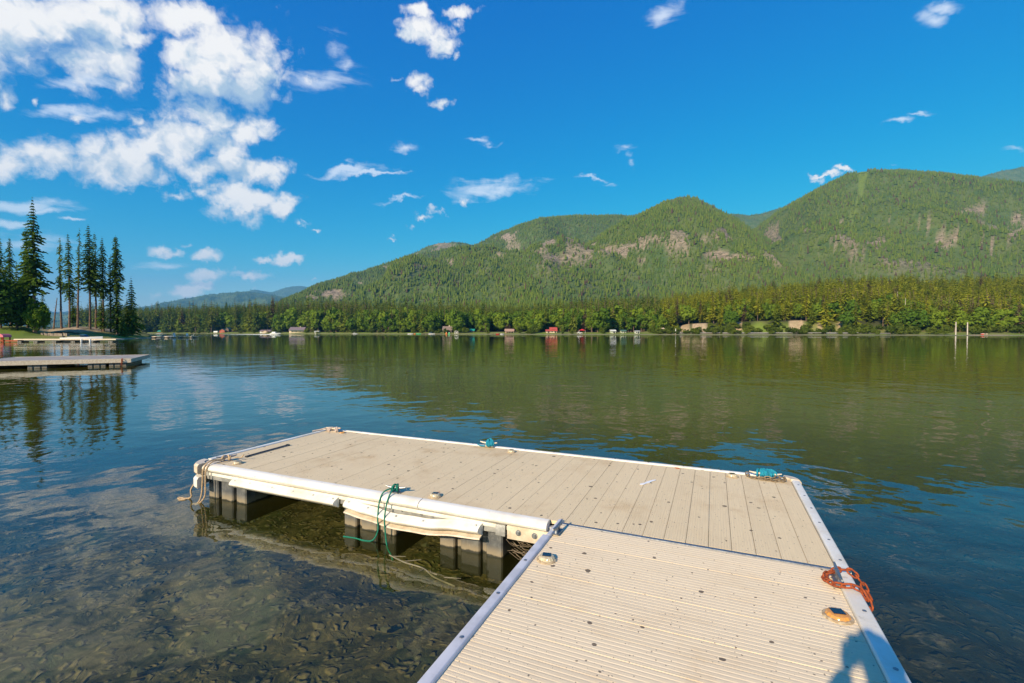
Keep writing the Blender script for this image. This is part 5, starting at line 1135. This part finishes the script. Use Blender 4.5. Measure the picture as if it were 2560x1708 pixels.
house('trailer', 'small white trailer with two dark windows on the grass edge', 1588, 1600, 18, 2.0, 2.3, 'w_white', 'w_white', 4, 2, cat='trailer')
house('shed', 'dark shed with a blue-green roof far left on the far shore', 393, 409, 26, 2.0, 3.6, 'w_brown', 'r_green', 6, 0)
house('trailer', 'white camper trailer beside the poplars right of the mauve-roofed house', 786, 797, 16, 2.3, 2.7, 'w_white', 'w_white', 4, 2, cat='trailer')
house('bunker', 'low grey concrete hut at the left end of the sandy bluff', 1650, 1660, 34, 2.5, 3.2, 'trim', 'trim', 5, 0, cat='hut')
def car(label, px, s, mt):
    o = thing('parked_car', label, 'car', land_pt(px, s, .05), R(8)); mb = MB()
    mb.extrude([(-2.1, .35), (-2.15, .8), (-1.4, .95), (-.8, 1.42), (.7, 1.42), (1.4, .95), (2.1, .85), (2.15, .35)], -.85, .85, 'y'); mb.obj('body', M[mt], o)
    mb = MB(); mb.extrude([(-1.2, .97), (-.75, 1.36), (.65, 1.36), (1.2, .97)], -.88, .88, 'y'); mb.obj('window', M['glass'], o)
    for a in (-1.35, 1.35):
        for b in (-.86, .86): mb = MB(); mb.tube([(a, b-.1, .33), (a, b+.1, .33)], .33, 10); mb.obj('wheel', M['black'], o)
car('pale parked car under the red canopy', 1449, 15, 'whitep')
o = thing('canopy_tent', 'red canopy tent standing over parked cars right of the red-roofed house', 'tent', land_pt(1455, 18)); mb = MB(); mb.add([(-2.6, -2, 2.6), (2.6, -2, 2.6), (2.6, 2, 2.6), (-2.6, 2, 2.6), (0, 0, 3.9)], [(0, 1, 4), (1, 2, 4), (2, 3, 4), (3, 0, 4)]); mb.obj('canopy', M['red'], o)
for a in (-2.5, 2.5):
    for b in (-1.9, 1.9): mb = MB(); mb.tube([(a, b, 0), (a, b, 2.6)], .07, 5); mb.obj('leg', M['whitep'], o)
o = thing('swing_frame', 'white swing frame on the lawn below the willow', 'swing frame', land_pt(1141, 10)); mb = MB()
for a in (-1.5, 1.5): mb.box(a-.15, a+.15, -.15, .15, -.2, 2.8)
mb.box(-1.5, 1.5, -.15, .15, 2.5, 2.8); mb.obj('frame', M['whitep'], o); mb = MB(); mb.box(-.8, .8, -.3, .3, .6, .75); mb.box(-.8, .8, .25, .3, .75, 1.3); mb.obj('seat', M['whitep'], o)
o = thing('water_tank', 'white oval tank lying left of the red cabin', 'tank', land_pt(540, 16)); mb = MB(); mb.tube([(-3.5, 0, 1.6), (-3, 0, 1.6), (3, 0, 1.6), (3.5, 0, 1.6)], [.7, 1.5, 1.5, .7], 12); mb.obj('body', M['whitep'], o, True); mb = MB(); mb.box(-2, -1.6, -1, 1, -.2, .8); mb.box(1.6, 2, -1, 1, -.2, .8); mb.obj('leg', M['frame'], o)
o = thing('carved_post', 'slim pale carved post at the roadside left of the sandy bluff', 'post', land_pt(1689, 10)); mb = MB(); mb.box(-.5, .5, -.4, .4, -.3, .5); mb.obj('foot', M['pale_rock'], o); mb = MB(); mb.tube([(0, 0, .5), (0, 0, 3), (.1, 0, 4.6)], [.4, .3, .12], 7); mb.obj('body', M['whitep'], o, True)
M['piling'] = mat('pale_piling', (0.66, 0.58, 0.50), 0.8, var=.25, vscale=1)
for px, yt, lab in ((2389.5, 805, 'left of the two tall pale pilings standing by the right shore'), (2418.5, 806, 'right of the two tall pale pilings standing by the right shore')):
    Y = float(shoreD(px))-3; o = thing('piling', lab, 'piling', (at(px, Y), Y, 0), 0, 'pale pilings at the right shore'); zt = zat(yt, Y)
    mb = MB(); mb.tube([(0, 0, .25), (0, 0, zt)], [.30, .26], 9); mb.obj('shaft', M['piling'], o, True); mb = MB(); mb.lathe([(.45, -1.0), (.45, .2), (.3, .3)], 9); mb.obj('collar', M['darksteel'], o, True)
for k, (px, s, h, lab) in enumerate([(2242, 60, 22, 'tall bleached dead trunk left of the thin leafless pair'), (2262, 62, 18, 'thin bleached dead trunk right of the tall one'), (2318, 130, 16, 'short white snag high in the right forest'), (2328, 132, 15, 'white snag just right of the short one high in the forest'), (2364, 128, 17, 'white snag farthest right in the upper forest')]):
    o = thing('dead_tree', lab, 'tree', land_pt(px, s, -.2)); mb = MB(); mb.tube([(0, 0, 0), (.1, 0, h*.5), (.2, .1, h)], [.32, .24, .07], 7); mb.obj('trunk', M['snag'], o, True)
    mb = MB(); [mb.tube([(.1, 0, h*(.5+.05*i)), (.1+random.Random(i).uniform(-1.4, 1.4), .3, h*(.52+.05*i))], [.06, .02], 4) for i in range(8)]; mb.obj('branch', M['snag'], o)
o = thing('willow_tree', 'large rounded olive willow between the brown chalet and the teal-roofed cabin', 'tree', land_pt(1144, 20), 0, None, (13.5, 13.5, 13)); link('crown', leafy_crown('willow_crown', M['broadleaf'], 90, 30, 90, .06, .55, .46, .42), o); link('trunk', DTR, o)
for px, s, w, h, lab in ((666.5+22, 14, 11, 6.2, 'bright dome-shaped bush right of the white bungalow'), (638, 14, 9, 7.0, 'round yellow-green bush left of the white bungalow'), (602, 16, 9, 5.0, 'spreading green bush midway between the red cabin and the bungalow'), (1098, 14, 5.5, 5.5, 'small round tree left of the brown chalet'), (1058, 9, 7, 7, 'greyish round willow bush on the bank before the poplars'), (1160, 22, 5, 7, 'small bright tree left of the teal-roofed cabin'), (1300, 12, 7, 8, 'leafy tree beside the long low house'), (1407, 10, 3, 5, 'small upright bush right of the red-roofed house')):
    o = thing('round_bush', lab, 'bush', land_pt(px, s), px, None, (w, w, h)); link('crown', leafy_crown('bush_crown', M['shrub'], int(px), 14, 70, .09, .46, .44, .42, 0), o); link('stem', STR, o)
o = thing('picnic_table', 'picnic table with a red cooler under the trees at the small right beach', 'picnic table', land_pt(2462, 12)); mb = MB(); mb.box(-1.2, 1.2, -.4, .4, .72, .8); mb.obj('tabletop', M['trim'], o)
for b in (-.75, .75): mb = MB(); mb.box(-1.2, 1.2, b-.15, b+.15, .42, .48); mb.obj('bench', M['trim'], o)
for a in (-.9, .9): mb = MB(); mb.box(a-.06, a+.06, -.7, .7, 0, .72); mb.obj('leg', M['trim'], o)
o = thing('cooler', 'red cooler box beside the picnic table on the small right beach', 'cooler', land_pt(2456, 11)); mb = MB(); mb.box(-.6, .6, -.4, .4, 0, .6); mb.obj('body', M['red'], o); mb = MB(); mb.box(-.63, .63, -.43, .43, .605, .75); mb.obj('lid', M['whitep'], o)

# ------------------------------------------------------------------ air
hz = bpy.data.materials.new('air'); hz.use_nodes = True; N = NT(hz.node_tree); N.n.remove(N.n['Principled BSDF'])
pv = N.new('ShaderNodeVolumePrincipled'); pv.inputs['Color'].default_value = (0.13, 0.50, 1.0, 1); pv.inputs['Density'].default_value = 6.0e-5; N.link(pv.outputs[0], N.n['Material Output'].inputs['Volume'])
mb = MB(); mb.box(-14500, 14500, -3500, 14500, -9, 1700); kind(mb.obj('haze', hz), 'stuff')
